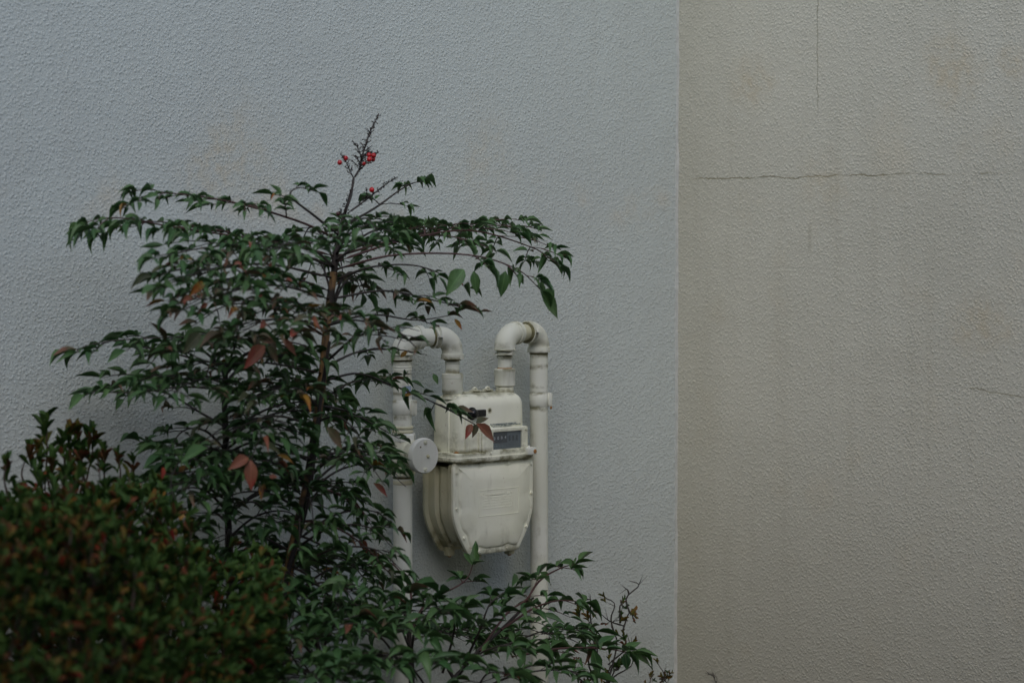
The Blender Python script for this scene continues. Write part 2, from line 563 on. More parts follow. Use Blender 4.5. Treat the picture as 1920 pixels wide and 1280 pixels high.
def stucco_wall(axis, far, fine_far, seed, mat):
    """slab whose face carries the real relief of the sprayed render: 2.3 mm mesh where it is seen, coarse beyond.
    axis 'x': face on y=0 running to x=-far; axis 'y': face on x=0 running to y=-far"""
    st = 0.0025
    fa = -np.arange(0, fine_far, st)
    a = np.concatenate([fa, np.arange(-fine_far - .05, -far - .001, -.05)])
    fz = np.arange(.17, 1.78, st)
    zc = np.concatenate([np.arange(-.1, .165, .05), fz, np.arange(1.82, 3.11, .05)])
    rs = np.random.default_rng(seed)
    na, nz = len(fa), len(fz)
    def band(lam, width):
        w = rs.standard_normal((nz, na))
        f = np.hypot(np.fft.fftfreq(nz)[:, None], np.fft.rfftfreq(na)[None, :]) / st
        flt = np.exp(-((f - 1 / lam) / (width / lam)) ** 2)
        q = np.fft.irfft2(np.fft.rfft2(w) * flt, s=(nz, na))
        return q / q.std()
    def grains(lam, dens):
        w = (rs.random((nz, na)) < dens) * rs.uniform(.4, 1.0, (nz, na))
        f = np.hypot(np.fft.fftfreq(nz)[:, None], np.fft.rfftfreq(na)[None, :]) / st
        q = np.fft.irfft2(np.fft.rfft2(w) * np.exp(-2 * (math.pi * f * lam) ** 2), s=(nz, na))
        return q * (2 * math.pi * (lam / st) ** 2)
    b3, b4 = band(.035, .6), band(.12, .6)
    g1, g2, g3 = grains(.0032, .035), grains(.0026, .06), grains(.0026, .03)
    rough = np.tanh(g1 * .75) + .62 * np.tanh(g2 * .6) - .45 * np.tanh(g3 * .7)
    rough -= rough.mean()
    relief = rough * (1 + .20 * np.clip(b4, -1.5, 1.5)) * .00020 + b3 * .00004 + b4 * .00012
    H = np.zeros((len(zc), len(a)))
    k0 = int(np.argmin(np.abs(zc - fz[0])))
    H[k0:k0 + nz, :na] = relief
    H[:, 0] = 0
    A, Z = np.meshgrid(a, zc)
    h = np.minimum(-H, .004)
    co = np.stack([A, h, Z] if axis == 'x' else [h, A, Z], -1).reshape(-1, 3)
    na_, nz_ = len(a), len(zc)
    i = (np.arange(nz_ - 1)[:, None] * na_ + np.arange(na_ - 1)[None, :]).ravel()
    quads = np.stack([i, i + na_, i + na_ + 1, i + 1], -1) if axis == 'x' else np.stack([i, i + 1, i + na_ + 1, i + na_], -1)
    # slab behind the face
    n0 = len(co)
    t = .18
    e0 = t if axis == 'x' else 0.0
    if axis == 'x':
        bx = [(-far, .005, -.1), (t, .005, -.1), (t, t, -.1), (-far, t, -.1), (-far, .005, 3.1), (t, .005, 3.1), (t, t, 3.1), (-far, t, 3.1)]
    else:
        bx = [(.005, -far, -.1), (t, -far, -.1), (t, .004, -.1), (.005, .004, -.1), (.005, -far, 3.1), (t, -far, 3.1), (t, .004, 3.1), (.005, .004, 3.1)]
    co = np.concatenate([co, np.array(bx)])
    bq = np.array([(0, 3, 2, 1), (4, 5, 6, 7), (0, 1, 5, 4), (1, 2, 6, 5), (2, 3, 7, 6), (3, 0, 4, 7)]) + n0
    quads = np.concatenate([quads, bq])
    me = bpy.data.meshes.new('stucco_wall')
    me.vertices.add(len(co))
    me.vertices.foreach_set('co', co.astype(np.float32).ravel())
    nq = len(quads)
    me.loops.add(nq * 4)
    me.loops.foreach_set('vertex_index', quads.astype(np.int32).ravel())
    me.polygons.add(nq)
    me.polygons.foreach_set('loop_start', np.arange(0, nq * 4, 4, dtype=np.int32))
    sm = np.ones(nq, dtype=bool); sm[-6:] = False
    me.polygons.foreach_set('use_smooth', sm)
    me.update(calc_edges=True)
    me.materials.append(mat)
    o = bpy.data.objects.new('stucco_wall', me)
    link(o)
    return o
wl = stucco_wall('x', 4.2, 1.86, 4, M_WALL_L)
tag(wl, 'pale rough stucco wall, cool skylight tint in its colour, behind the gas meter', 'wall')
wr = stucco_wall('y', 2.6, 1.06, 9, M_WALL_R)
tag(wr, 'cracked stucco wall with warm bounce-light tint in its colour and stains, empty, on the right', 'wall')
# unseen walls added to block low sky and darken the lower stucco
M_BLOCKER = simple('blocker_tan', (0.20, 0.155, 0.095), 0.9, 0.25, 3, 0, 0.004)
for nm, lo, hi, lab in (('sky_blocker_wall', (-4.9, -4.6, 0), (-4.7, 0.6, 2.4), 'plain brown wall added to block low sky, out of frame to the left'),
                        ('sky_blocker_wall', (-4.69, -4.6, 0), (3.0, -4.4, 2.4), 'plain brown wall added to block low sky, behind the photographer')):
    bm = bmesh.new()
    add_box(bm, lo, hi, .01)
    yw = mesh_obj(nm, bm, M_BLOCKER, smooth=False)
    tag(yw, lab, 'wall')
    bm = bmesh.new()
    add_box(bm, (lo[0] - .04, lo[1] - .04, 2.403), (hi[0] + .04, hi[1] + .04, 2.47), .01)
    mesh_obj('blocker_top', bm, M_BLOCKER, yw, smooth=False)
# thin raised bead of filler in the inner corner
bm = bmesh.new()
rr = random.Random(3)
prev = None
N = 90
rows = []
for i in range(N + 1):
    z = 0.0 + 3.1 * i / N
    w = 0.0026 + rr.uniform(-0.0010, 0.0010) + .0006 * math.sin(i * .21)
    d = 0.0035 + rr.uniform(-0.0008, 0.0008)
    rows.append([bm.verts.new(v) for v in ((-w * 1.5, 0.002, z), (-w, -d * .6, z), (-w * .35, -d * 1.2, z), (0.001, -d * 1.7, z), (0.001, 0.002, z))])
for a, b in zip(rows[:-1], rows[1:]):
    for k in range(4):
        bm.faces.new((a[k], a[k + 1], b[k + 1], b[k]))
mesh_obj('corner_bead', bm, M_BEAD, wl)

# ------------------------------------------------------------------ gas pipes
XL, XR, EP = -0.835, -0.475, 0.070         # risers
XIL, XIR, EI = -0.726, -0.588, 0.092       # meter connections
ZT = 1.040                                 # centre line of the swan necks

def V(x, e, z):
    return Vector((x, -e, z))

def elbow(name, corner, dir_in, dir_out, r, parent, mat, leg=0.042, bend=0.030, lip=0.0022):
    """cast elbow: dir_in / dir_out point from the corner to the two openings"""
    corner = Vector(corner)
    a, b = Vector(dir_in).normalized(), Vector(dir_out).normalized()
    pts = [corner + a * leg, corner + a * (leg - 0.010), corner + a * (leg - 0.0101)]
    rad = [r + lip, r + lip, r]
    arc = []
    c0 = corner + a * bend + b * bend
    for i in range(11):
        th = i / 10 * math.pi / 2
        arc.append(c0 - b * bend * math.cos(th) - a * bend * math.sin(th))
    pts += arc
    rad += [r] * 11
    pts += [corner + b * (leg - 0.0101), corner + b * (leg - 0.010), corner + b * leg]
    rad += [r, r + lip, r + lip]
    bm = bmesh.new()
    add_tube(bm, pts, rad, 28)
    return mesh_obj(name, bm, mat, parent, angle=50)

def cyl(name, p0, p1, prof, parent, mat, n=32):
    p0, p1 = Vector(p0), Vector(p1)
    L = (p1 - p0).length
    bm = bmesh.new()
    add_lathe(bm, p0, p1 - p0, [(L * t, r) for t, r in prof], n)
    return mesh_obj(name, bm, mat, parent, angle=40)

def ring(name, x, e, z, h, r, parent, mat, n=32):
    c = 0.0012
    bm = bmesh.new()
    add_lathe(bm, V(x, e, z - h / 2), (0, 0, 1), [(0, r - c), (c, r), (h - c, r), (h, r - c)], n)
    return mesh_obj(name, bm, mat, parent, angle=60)

def hexnut(name, x, e, z0, z1, r, parent, mat, rot=0.0):
    bm = bmesh.new()
    rings = []
    for z, k in ((z0, .93), (z0 + .003, 1), (z1 - .003, 1), (z1, .93)):
        rings.append([V(x + r * k * math.cos(rot + i * math.pi / 3), e + r * k * math.sin(rot + i * math.pi / 3), z) for i in range(6)])
    add_loft(bm, rings)
    return mesh_obj(name, bm, mat, parent, angle=20)

def screw(name, c, axis, r, parent, mat, h=0.003):
    bm = bmesh.new()
    add_lathe(bm, c, axis, [(0, r * 1.5), (h * .25, r * 1.5), (h * .3, r), (h * .8, r), (h, r * .8), (h, r * .35), (h * .6, r * .3)], 12)
    return mesh_obj(name, bm, mat, parent, angle=30)

OUT = Vector((0, -1, 0))
pl = empty('gas_pipe', V(XL, EP, 0), 'cream painted gas riser with round-capped valve, left of the meter, partly behind leaves', 'pipe', 'gas pipes beside the meter')
cyl('riser', V(XL, EP, -0.05), V(XL, EP, 0.778), [(0, .0188), (1, .0188)], pl, M_PIPE)
cyl('riser', V(XL, EP, 0.845), V(XL, EP, 1.012), [(0, .0182), (1, .0182)], pl, M_PIPE)
for z in (0.984, 0.990, 0.9785):
    ring('thread_ring', XL, EP, z, 0.003, 0.0192, pl, M_PIPE)
ring('grime_ring', XL, EP, 0.9965, 0.004, 0.0196, pl, M_GRIME)
ring('clamp_collar', XL, EP, 0.905, 0.030, 0.0192, pl, M_PIPE)
bm = bmesh.new(); add_box(bm, (XL + .006, -(EP + .030), .890), (XL + .013, -(EP + .016), .920), .002)
mesh_obj('clamp_lug', bm, M_PIPE, pl)
for z in (0.858, 0.866):
    ring('thread_ring', XL, EP, z, 0.005, 0.0212, pl, M_PAINT_DIRTY)
# valve: hexagon ends, tapered barrel, boss and flat round cap facing out from the wall
ZV = 0.815
hexnut('hex_end', XL, EP, 0.838, 0.855, 0.0275, pl, M_PAINT_CLEAN, 0.3)
hexnut('hex_end', XL, EP, 0.772, 0.793, 0.0270, pl, M_PAINT, 0.3)
cyl('valve_body', V(XL, EP, 0.790), V(XL, EP, 0.842), [(0, .0235), (.25, .0255), (.75, .0255), (1, .0235)], pl, M_PAINT)
cyl('valve_boss', V(XL, EP, ZV), V(XL, .128, ZV), [(0, .020), (.45, .022), (.6, .028), (.97, .0315), (1, .0315)], pl, M_PAINT, 40)
bm = bmesh.new()
add_lathe(bm, V(XL, .1275, ZV), OUT, [(0, .0325), (.001, .0345), (.009, .0345), (.0115, .0325), (.0118, .0)], 48)
cap = mesh_obj('valve_cap', bm, M_PAINT_CLEAN, pl, angle=40)
for dx, dz in ((0, .026), (0, -.026)):
    screw('screw', V(XL + dx, .1392, ZV + dz), OUT, .0030, cap, M_PAINT)
screw('plug', V(XL + .006, .1392, ZV - .001), OUT, .0026, cap, M_PAINT_DIRTY, .004)
screw('drain_plug', V(XL - .012, .1392, ZV + .018), OUT, .0012, cap, M_GRIME, .001)
ring('grime_ring', XL, EP, 0.7685, 0.005, 0.0194, pl, M_GRIME)
ring('stained_ring', XL, EP, 0.759, 0.010, 0.0191, pl, M_PAINT_DIRTY)
# swan neck left
dL = (V(XIL, EI, 0) - V(XL, EP, 0)).normalized()
elbow('elbow', V(XL, EP, ZT), (0, 0, -1), dL, .0212, pl, M_PIPE)
elbow('elbow', V(XIL, EI, ZT), -dL, (0, 0, -1), .0207, pl, M_PIPE, leg=.044)
cyl('nipple', V(XL, EP, ZT) + dL * .036, V(XIL, EI, ZT) - dL * .036, [(0, .0176), (1, .0176)], pl, M_PIPE)
q = V(XIL, EI, ZT) - dL * .048
cyl('grime_ring', q, q + dL * .006, [(0, .0190), (1, .0190)], pl, M_GRIME)
cyl('nipple', V(XIL, EI, .960), V(XIL, EI, 1.005), [(0, .0140), (1, .0140)], pl, M_PIPE)
ring('grime_ring', XIL, EI, .9950, .003, .0175, pl, M_GRIME)
ring('thread_ring', XIL, EI, .9885, .004, .0152, pl, M_PIPE)
cyl('union_nut', V(XIL, EI, .929), V(XIL, EI, .968), [(0, .0195), (.04, .0205), (.74, .0205), (.76, .0212), (.95, .0212), (1, .0195)], pl, M_PIPE)
# sticker wrapped on the riser
def wrap_patch(name, x, e, z0, z1, r, a0, a1, mat, parent):
    bm = bmesh.new()
    n = 8
    top, bot = [], []
    for i in range(n + 1):
        a = a0 + (a1 - a0) * i / n
        for lst, z in ((bot, z0), (top, z1)):
            lst.append(bm.verts.new(V(x + r * math.sin(a), e + r * math.cos(a), z)))
    for i in range(n):
        bm.faces.new((bot[i], bot[i + 1], top[i + 1], top[i]))
    return mesh_obj(name, bm, mat, parent)
wrap_patch('sticker', XL, EP, .927, .948, .0187, R(-42), R(24), M_STICKW, pl)
wrap_patch('sticker', XL, EP, .929, .9475, .0190, R(-22), R(24), M_STICK, pl)

pr = empty('gas_pipe', V(XR, EP, 0), 'straight cream painted gas riser with swan-neck top, right of the meter', 'pipe', 'gas pipes beside the meter')
cyl('riser', V(XR + .004, EP, -0.05), V(XR, EP, 1.012), [(0, .0184), (1, .0184)], pr, M_PIPE)
ring('grime_ring', XR, EP, .9972, .003, .0196, pr, M_GRIME)
ring('clamp_collar', XR, EP, .902, .028, .0190, pr, M_PIPE)
bm = bmesh.new(); add_box(bm, (XR + .012, -(EP + .019), .889), (XR + .0215, -(EP + .006), .917), .002)
mesh_obj('clamp_lug', bm, M_PIPE, pr)
screw('screw', V(XR + .0165, EP + .019, .8865), OUT, .002, pr, M_RUST, .002)
dR = (V(XR, EP, 0) - V(XIR, EI, 0)).normalized()
elbow('elbow', V(XIR, EI, ZT + .002), (0, 0, -1), dR, .0212, pr, M_PIPE)
elbow('elbow', V(XR, EP, ZT + .002), -dR, (0, 0, -1), .0212, pr, M_PIPE)
cyl('nipple', V(XIR, EI, ZT + .002) + dR * .036, V(XR, EP, ZT + .002) - dR * .036, [(0, .0172), (1, .0172)], pr, M_PAINT_DIRTY)
q = V(XR, EP, ZT + .002) - dR * .047
cyl('grime_ring', q, q + dR * .007, [(0, .0196), (1, .0218)], pr, M_GRIME)
cyl('nipple', V(XIR, EI, .955), V(XIR, EI, 1.005), [(0, .0140), (1, .0140)], pr, M_PIPE)
ring('thread_ring', XIR, EI, .9955, .005, .0165, pr, M_PIPE)
ring('grime_ring', XIR, EI, .9725, .003, .0150, pr, M_RUST)
cyl('union_nut', V(XIR, EI, .937), V(XIR, EI, .972), [(0, .0195), (.04, .0210), (.72, .0210), (.75, .0216), (.95, .0216), (1, .020)], pr, M_PIPE)

# ------------------------------------------------------------------ gas meter
X0 = -0.657
gm = empty('gas_meter', V(X0, .045, .612), 'cream painted cast gas meter hanging between two pipes on the wall', 'gas meter')

def outline(n=120):
    """half-capsule outline of the lower case in (x,z): flat top, straight flanks, tapering belly"""
    right = [(.093, .797), (.101, .7945), (.105, .787), (.105, .76), (.105, .73), (.105, .702), (.1038, .690), (.1005, .677), (.0945, .662), (.0850, .6445), (.0750, .6285), (.0680, .6175), (.0625, .6130), (.057, .6120)]
    pts = [(0, .797)] + right + [(0, .612)] + [(-x, z) for x, z in right[::-1]]
    # resample evenly
    P_ = [Vector((x, z, 0)) for x, z in pts]
    seg = [(P_[(i + 1) % len(P_)] - P_[i]).length for i in range(len(P_))]
    tot = sum(seg)
    out = []
    for k in range(n):
        s = tot * k / n
        i = 0
        while s > seg[i]:
            s -= seg[i]; i += 1
        out.append(P_[i].lerp(P_[(i + 1) % len(P_)], s / seg[i]))
    return out
OL = outline()
ON = []
for i in range(len(OL)):
    t = (OL[(i + 2) % len(OL)] - OL[i - 2]).normalized()
    ON.append(Vector((t.y, -t.x, 0)) * -1.0)       # inward (outline runs clockwise)
cen = Vector((0, .71, 0))
for i in range(len(OL)):
    if ON[i].dot(cen - OL[i]) < 0:
        ON[i] = -ON[i]
def oring(off, e, offs=None):
    return [V(X0 + (OL[i] + ON[i] * (off if offs is None else offs[i])).x, e, (OL[i] + ON[i] * (off if offs is None else offs[i])).y) for i in range(len(OL))]

# lower case: back rim, stepped flank, front rim
bm = bmesh.new()
prof = [(.003, .0425), (.0, .0435), (.0, .0495), (.009, .0505), (.010, .068), (.017, .073), (.0155, .079), (.012, .084), (.0125, .094), (.016, .104), (.0165, .112), (.006, .1135), (.0045, .116), (.0045, .1285)]
add_loft(bm, [oring(o, e) for o, e in prof])
mesh_obj('lower_case', bm, M_PAINT_DIRTY, gm, angle=28)

# front pan with rim, screw scallops and shallow dome
def pxz(px, py, e):
    q = P(px, py, e)
    return q.x, q.z
def rim_at(side, z, inset=.0068):
    best = min((i for i in range(len(OL)) if OL[i].x * side > 0 and OL[i].y < .7935), key=lambda i: abs(OL[i].y - z))
    return OL[best] + ON[best] * inset
SCR = [rim_at(-1, .778), rim_at(-1, .706), rim_at(-1, .645), rim_at(1, .786), rim_at(1, .722), rim_at(1, .655),
       Vector((-.040, .6185, 0)), Vector((.034, .6185, 0)), Vector((-.038, .7895, 0)), Vector((.036, .7895, 0))]
offs1, offs2, offs3 = [], [], []
for i in range(len(OL)):
    q = OL[i] + ON[i] * .008
    d = min((q - s).length for s in SCR)
    k = math.exp(-(d / .0095) ** 2)
    offs1.append(.0105 + .0045 * k)
    offs2.append(.0130 + .0045 * k)
    offs3.append(.0160 + .0045 * k)
def sring(offs, k, e):
    out = []
    for i in range(len(OL)):
        q = cen + (OL[i] + ON[i] * offs[i] - cen) * k
        out.append(V(X0 + q.x, e, q.y))
    return out
bm = bmesh.new()
add_loft(bm, [oring(.002, .1290), oring(.0, .1300), oring(.0, .1365), oring(.0022, .1384), oring(0, .1384, offs1), oring(0, .1408, offs2), oring(0, .1430, offs3),
              sring(offs3, .62, .1434), sring(offs3, .25, .1435)])
pan = mesh_obj('front_pan', bm, M_PAINT, gm, angle=42)
for s in SCR:
    screw('screw', V(X0 + s.x, .1380, s.y), OUT, .0030, pan, M_PAINT, .0032)
# embossed plate: raised border, a round mark and rows of tiny raised strokes
bm = bmesh.new()
xa, za = pxz(898, 920, .1445); xb, zb = pxz(973, 962, .1445)
za = (za + pxz(973, 911, .1445)[1]) / 2; zb = (zb + pxz(900, 968, .1445)[1]) / 2
for lo, hi in (((xa, zb), (xb, zb + .0012)), ((xa, za - .0012), (xb, za)), ((xa, zb), (xa + .0012, za)), ((xb - .0012, zb), (xb, za))):
    add_box(bm, (lo[0], -.1441, lo[1]), (hi[0], -.1425, hi[1]), .0003, 1)
rr = random.Random(5)
zc = za - .008
for row in range(6):
    x = xa + (.022 if row == 0 else .010 + rr.random() * .006)
    hgt_ = .0042 if row == 0 else .0022
    while x < xb - .020:
        w = rr.uniform(.0016, .004)
        add_box(bm, (x, -.1440, zc - hgt_), (x + w, -.1425, zc), .0003, 1)
        x += w + rr.uniform(.0010, .0022)
        if rr.random() < .12:
            x += .006
    zc -= .0070 if row == 0 else .0052
add_lathe(bm, V(xa + .011, .1428, za - .010), OUT, [(0, .0042), (.0012, .0040), (.0012, .0028), (.0004, .0024)], 16)
mesh_obj('embossed_plate', bm, M_PAINT, pan, smooth=False)

# lugs under the belly
for x, e in ((-.050, .060), (-.030, .118), (.056, .120)):
    bm = bmesh.new()
    add_box(bm, (X0 + x - .008, -(e + .008), .603), (X0 + x + .008, -(e - .008), .622), .0025)
    lug = mesh_obj('bottom_lug', bm, M_PAINT_DIRTY, gm)
    screw('screw', V(X0 + x, e, .603), (0, 0, -1), .0035, lug, M_RUST, .003)

# flange between case and head
def rrect(hx, e0, e1, r, z, n=6):
    out = []
    cs = [(hx - r, e1 - r, 0), (-hx + r, e1 - r, 90), (-hx + r, e0 + r, 180), (hx - r, e0 + r, 270)]
    for cx, ce, a0 in cs:
        for i in range(n + 1):
            a = R(a0 + 90 * i / n)
            out.append(V(X0 + cx + r * math.cos(a), ce + r * math.sin(a), z))
    return out
bm = bmesh.new()
add_loft(bm, [rrect(.100, .040, .1475, .016, .7955), rrect(.1035, .038, .1495, .018, .7985), rrect(.1035, .038, .1495, .018, .8045), rrect(.1020, .040, .1480, .016, .8060),
              rrect(.1020, .040, .1480, .016, .8125), rrect(.1000, .042, .1460, .016, .8140)])
fl = mesh_obj('flange', bm, M_PAINT, gm, angle=40)
for x, e, m in ((-.088, .126, M_RUST), (-.088, .060, M_SCREW), (.088, .060, M_SCREW)):
    screw('screw', V(X0 + x, e, .8138), (0, 0, 1), .0040, fl, m, .003)

# head of the meter, rounded shoulders
bm = bmesh.new()
rings = [rrect(.0880, .044, .1385, .020, .8100), rrect(.0872, .045, .1380, .020, .85), rrect(.0862, .046, .1372, .020, .9020)]
for i in range(1, 7):
    a = i / 6 * math.pi / 2
    k = .022 * (1 - math.cos(a))
    rings.append(rrect(.0862 - k, .046 + k, .1372 - k, max(.004, .020 - k * .6), .9020 + .024 * math.sin(a)))
add_loft(bm, rings)
mesh_obj('meter_head', bm, M_PAINT, gm, angle=40)
# ribs on the head
for x0, x1, e0, e1 in ((-.0895, -.0850, .098, .104), (-.0760, -.0710, .1360, .1400), (-.0660, -.0640, .1360, .1392)):
    bm = bmesh.new()
    add_box(bm, (X0 + x0, -e1, .812), (X0 + x1, -e0, .896), .0012)
    mesh_obj('rib', bm, M_PAINT, gm)
for x in (XIL, XIR):
    cyl('socket', V(x, EI, .918), V(x, EI, .936), [(0, .0200), (.5, .0185), (1, .0175)], gm, M_PAINT)

# index cover with window and number drums
def cover():
    e = .147
    x0, z1 = pxz(905, 804, e); x1, _ = pxz(990, 800, e); _, z0 = pxz(948, 855, e)
    z1 = pxz(948, 801, e)[1]
    wx0, wx1 = pxz(925, 825, e)[0], pxz(979, 825, e)[0]
    wz0, wz1 = pxz(952, 841, e)[1], pxz(952, 808, e)[1]
    def rr4(a0, a1, b0, b1, r, ee, n=4):
        out = []
        for cx, cz, s in ((a1 - r, b1 - r, 0), (a0 + r, b1 - r, 90), (a0 + r, b0 + r, 180), (a1 - r, b0 + r, 270)):
            for i in range(n + 1):
                t = R(s + 90 * i / n)
                out.append(V(cx + r * math.cos(t), ee, cz + r * math.sin(t)))
        return out
    bm = bmesh.new()
    add_loft(bm, [rr4(x0, x1, z0, z1, .004, .1360), rr4(x0, x1, z0, z1, .004, .1460), rr4(x0 + .0015, x1 - .0015, z0 + .0015, z1 - .0015, .003, .1475),
                  rr4(wx0 - .003, wx1 + .003, wz0 - .003, wz1 + .003, .003, .1480), rr4(wx0, wx1, wz0, wz1, .002, .1470), rr4(wx0, wx1, wz0, wz1, .002, .1425)], True, True)
    cv = mesh_obj('index_cover', bm, M_PAINT, gm, angle=35)
    # rib left of the window
    bm = bmesh.new(); add_box(bm, (x0 - .005, -.1445, z0), (x0 - .001, -.1360, z1 - .006), .001)
    mesh_obj('rib', bm, M_PAINT, cv)
    bm = bmesh.new(); add_box(bm, (wx0 + .0003, -.1434, wz0 + .0003), (wx1 - .0003, -.1427, wz1 - .0003))
    face = mesh_obj('counter_plate', bm, M_FACE, cv, smooth=False)
    W, H = wx1 - wx0, wz1 - wz0
    bm = bmesh.new(); add_box(bm, (wx0 + .0006, -.1440, wz0 + H * .36), (wx0 + W * .52, -.1435, wz1 - H * .06), .0003, 1)
    mesh_obj('counter_drum', bm, M_DRUM, cv, smooth=False)
    for k in range(3):
        a = wx0 + W * (.57 + .125 * k)
        bm = bmesh.new(); add_box(bm, (a, -.1440, wz0 + H * .44), (a + W * .065, -.1435, wz1 - H * .26), .0002, 1)
        mesh_obj('counter_slot', bm, M_DRUM, cv, smooth=False)
    for zf in (.30, .86):
        bm = bmesh.new(); add_box(bm, (wx0 + W * (.02 if zf < .5 else .55), -.1438, wz0 + H * zf), (wx1 - W * .05, -.14345, wz0 + H * zf + .0005))
        mesh_obj('printed_line', bm, M_PRINT, cv, smooth=False)
    for k in range(4):
        a = wx0 + W * (.05 + .085 * k)
        bm = bmesh.new(); add_box(bm, (a, -.1438, wz0 + H * .14), (a + W * .05, -.14345, wz0 + H * .22))
        mesh_obj('printed_line', bm, M_PRINT, cv, smooth=False)
    for k, ch in enumerate('0004'):
        cu = bpy.data.curves.new('digit', 'FONT')
        cu.body = ch
        cu.size = .0085
        cu.extrude = .0001
        cu.align_x = 'CENTER'
        cu.align_y = 'CENTER'
        tmp = bpy.data.objects.new('digit', cu)
        COL.objects.link(tmp)
        bpy.context.view_layer.update()
        me = bpy.data.meshes.new_from_object(tmp.evaluated_get(bpy.context.evaluated_depsgraph_get()))
        bpy.data.objects.remove(tmp, do_unlink=True)
        me.materials.clear()
        me.materials.append(M_WHITE)
        o = bpy.data.objects.new('digit', me)
        link(o, cv)
        o.location = V(wx0 + W * (.075 + .125 * k), .1442, wz0 + H * (.62 + .01 * k)) - base_of(cv)
        o.rotation_euler = (R(90), 0, 0)
    bm = bmesh.new(); add_box(bm, (wx0 + .0001, -.1462, wz0 + .0001), (wx1 - .0001, -.1455, wz1 - .0001))
    mesh_obj('window_glass', bm, M_GLASS, cv, smooth=False)
    for a, b in ((985.5, 804), (921, 850)):
        x, z = pxz(a, b, .1475)
        screw('screw', V(x, .1472, z), OUT, .0026, cv, M_PAINT, .0032)
    # worn print above the window
    rr = random.Random(8)
    for (pa, pb, py, h) in ((919, 968, 797.0, .0016), (921, 975, 799.3, .0014), (924, 960, 801.6, .0010)):
        px = pa
        while px < pb:
            w = rr.uniform(1.5, 6)
            xA, zA = pxz(px, py - (px - pa) * .075, .1378)
            xB, _ = pxz(min(px + w, pb), py, .1378)
            bm = bmesh.new(); add_box(bm, (xA, -.1388, zA + .0015 - h / 2), (xB, -.1365, zA + .0015 + h / 2))
            mesh_obj('printed_line', bm, M_PRINT, gm, smooth=False)
            px += w + rr.uniform(.8, 2.2)
cover()
# seal bracket lower right
xa, za = pxz(986.5, 839, .150); xb, zb = pxz(1003, 851, .150)
bm = bmesh.new(); add_box(bm, (xa, -.156, zb), (xb, -.132, za), .0015)
sb = mesh_obj('seal_bracket', bm, M_PAINT_CLEAN, gm)
bm = bmesh.new(); add_lathe(bm, V(xa + .010, .146, za - .0005), (0, 0, 1), [(0, .0040), (.003, .0040), (.004, .003)], 14)
mesh_obj('seal_stud', bm, M_PAINT_CLEAN, sb)
screw('screw', V(xb - .005, .1555, (za + zb) / 2 - .001), OUT, .0030, sb, M_RUST, .002)
# black reset button with clear strap, and the drilled hole beside it
x, z = pxz(889, 775.5, .145)
bm = bmesh.new(); add_lathe(bm, V(x, .1365, z), OUT, [(0, .0125), (.003, .0125), (.0035, .0098), (.010, .0095), (.0135, .0075), (.0152, .004), (.0155, 0)], 28)
mesh_obj('reset_button', bm, M_BLACK, gm)
x2, z2 = pxz(905, 773.5, .140)
bm = bmesh.new(); add_box(bm, (x + .004, -.1455, z2 - .0075), (x2 + .006, -.1360, z2 + .0065), .0025, 3)
mesh_obj('button_guard', bm, M_BLACK, gm)
x, z = pxz(918.5, 769.5, .138)
bm = bmesh.new(); add_lathe(bm, V(x, .1366, z), OUT, [(0, .0060), (.0012, .0056), (.0014, .0040), (.0006, .0032)], 20)
hole = mesh_obj('drilled_hole', bm, M_PAINT_DIRTY, gm)
bm = bmesh.new(); add_lathe(bm, V(x, .1366, z), OUT, [(0, .0032), (.0009, .0032), (.0009, 0)], 16)
mesh_obj('hole_core', bm, M_GRIME, hole)
# sealing bracket on top between the two nuts
bm = bmesh.new()
xa, _ = pxz(868, 735, .075); xb, _ = pxz(921, 735, .075)
add_box(bm, (xa, -.082, .926), (xb, -.070, .9292), .001)
tb = mesh_obj('top_bracket', bm, M_PAINT, gm)
for px in (890, 914):
    x = pxz(px, 733, .078)[0]
    bm = bmesh.new()
    rings = []
    for k in range(13):
        a = math.pi * k / 12
        c = V(x - .0055 * math.cos(a), .078, .929 + .0065 * math.sin(a))
        rings.append(c)
    add_tube(bm, rings, .0022, 8)
    mesh_obj('bracket_eye', bm, M_PAINT, tb)
    bm = bmesh.new(); add_box(bm, (x - .008, -.086, .9285), (x + .008, -.070, .9315), .001)
    mesh_obj('bracket_foot', bm, M_PAINT, tb)

# ------------------------------------------------------------------ leaves
def leaf_mesh_data(kind):
    """(verts, faces, uvs) of a unit leaf: base at origin, runs along +Y, normal +Z"""
    if kind[0] == 'n':
        droop, fold, twist = {'n0': (.25, .35, 0), 'n1': (.95, .5, .12), 'n2': (1.65, .55, -.15), 'n3': (.5, .25, .25)}[kind]
        st = [0, .07, .22, .42, .62, .80, .92, 1.0]
        wd = [.03, .30, .78, 1.0, .80, .42, .17, .0]
    else:
        droop, fold, twist = {'a0': (.10, .4, 0), 'a1': (.5, .5, .1), 'a2': (-.35, .5, -.1)}[kind]
        st = [0, .25, .58, .85, 1.0]
        wd = [.06, .55, 1.0, .72, .0]
    vs, uvs, fs = [], [], []
    y = z = 0.0
    pt = 0
    rows = []
    for t, w in zip(st, wd):
        ang = droop * (t + pt) / 2
        y += math.cos(ang) * (t - pt)
        z -= math.sin(ang) * (t - pt)
        pt = t
        tw = twist * t
        row = []
        for s in ((-1, 0, 1) if w > 0 else (0,)):
            x = s * w * .5
            zz = z + abs(x) * fold + x * tw * 1.5
            row.append(len(vs))
            vs.append((x, y, zz))
            uvs.append((.5 + s * .5 * max(w, .2), t))
        rows.append(row)
    for a, b in zip(rows[:-1], rows[1:]):
        if len(b) == 1:
            fs.append((a[0], a[1], b[0])); fs.append((a[1], a[2], b[0]))
        else:
            fs.append((a[0], a[1], b[1], b[0])); fs.append((a[1], a[2], b[2], b[1]))
    return vs, fs, uvs
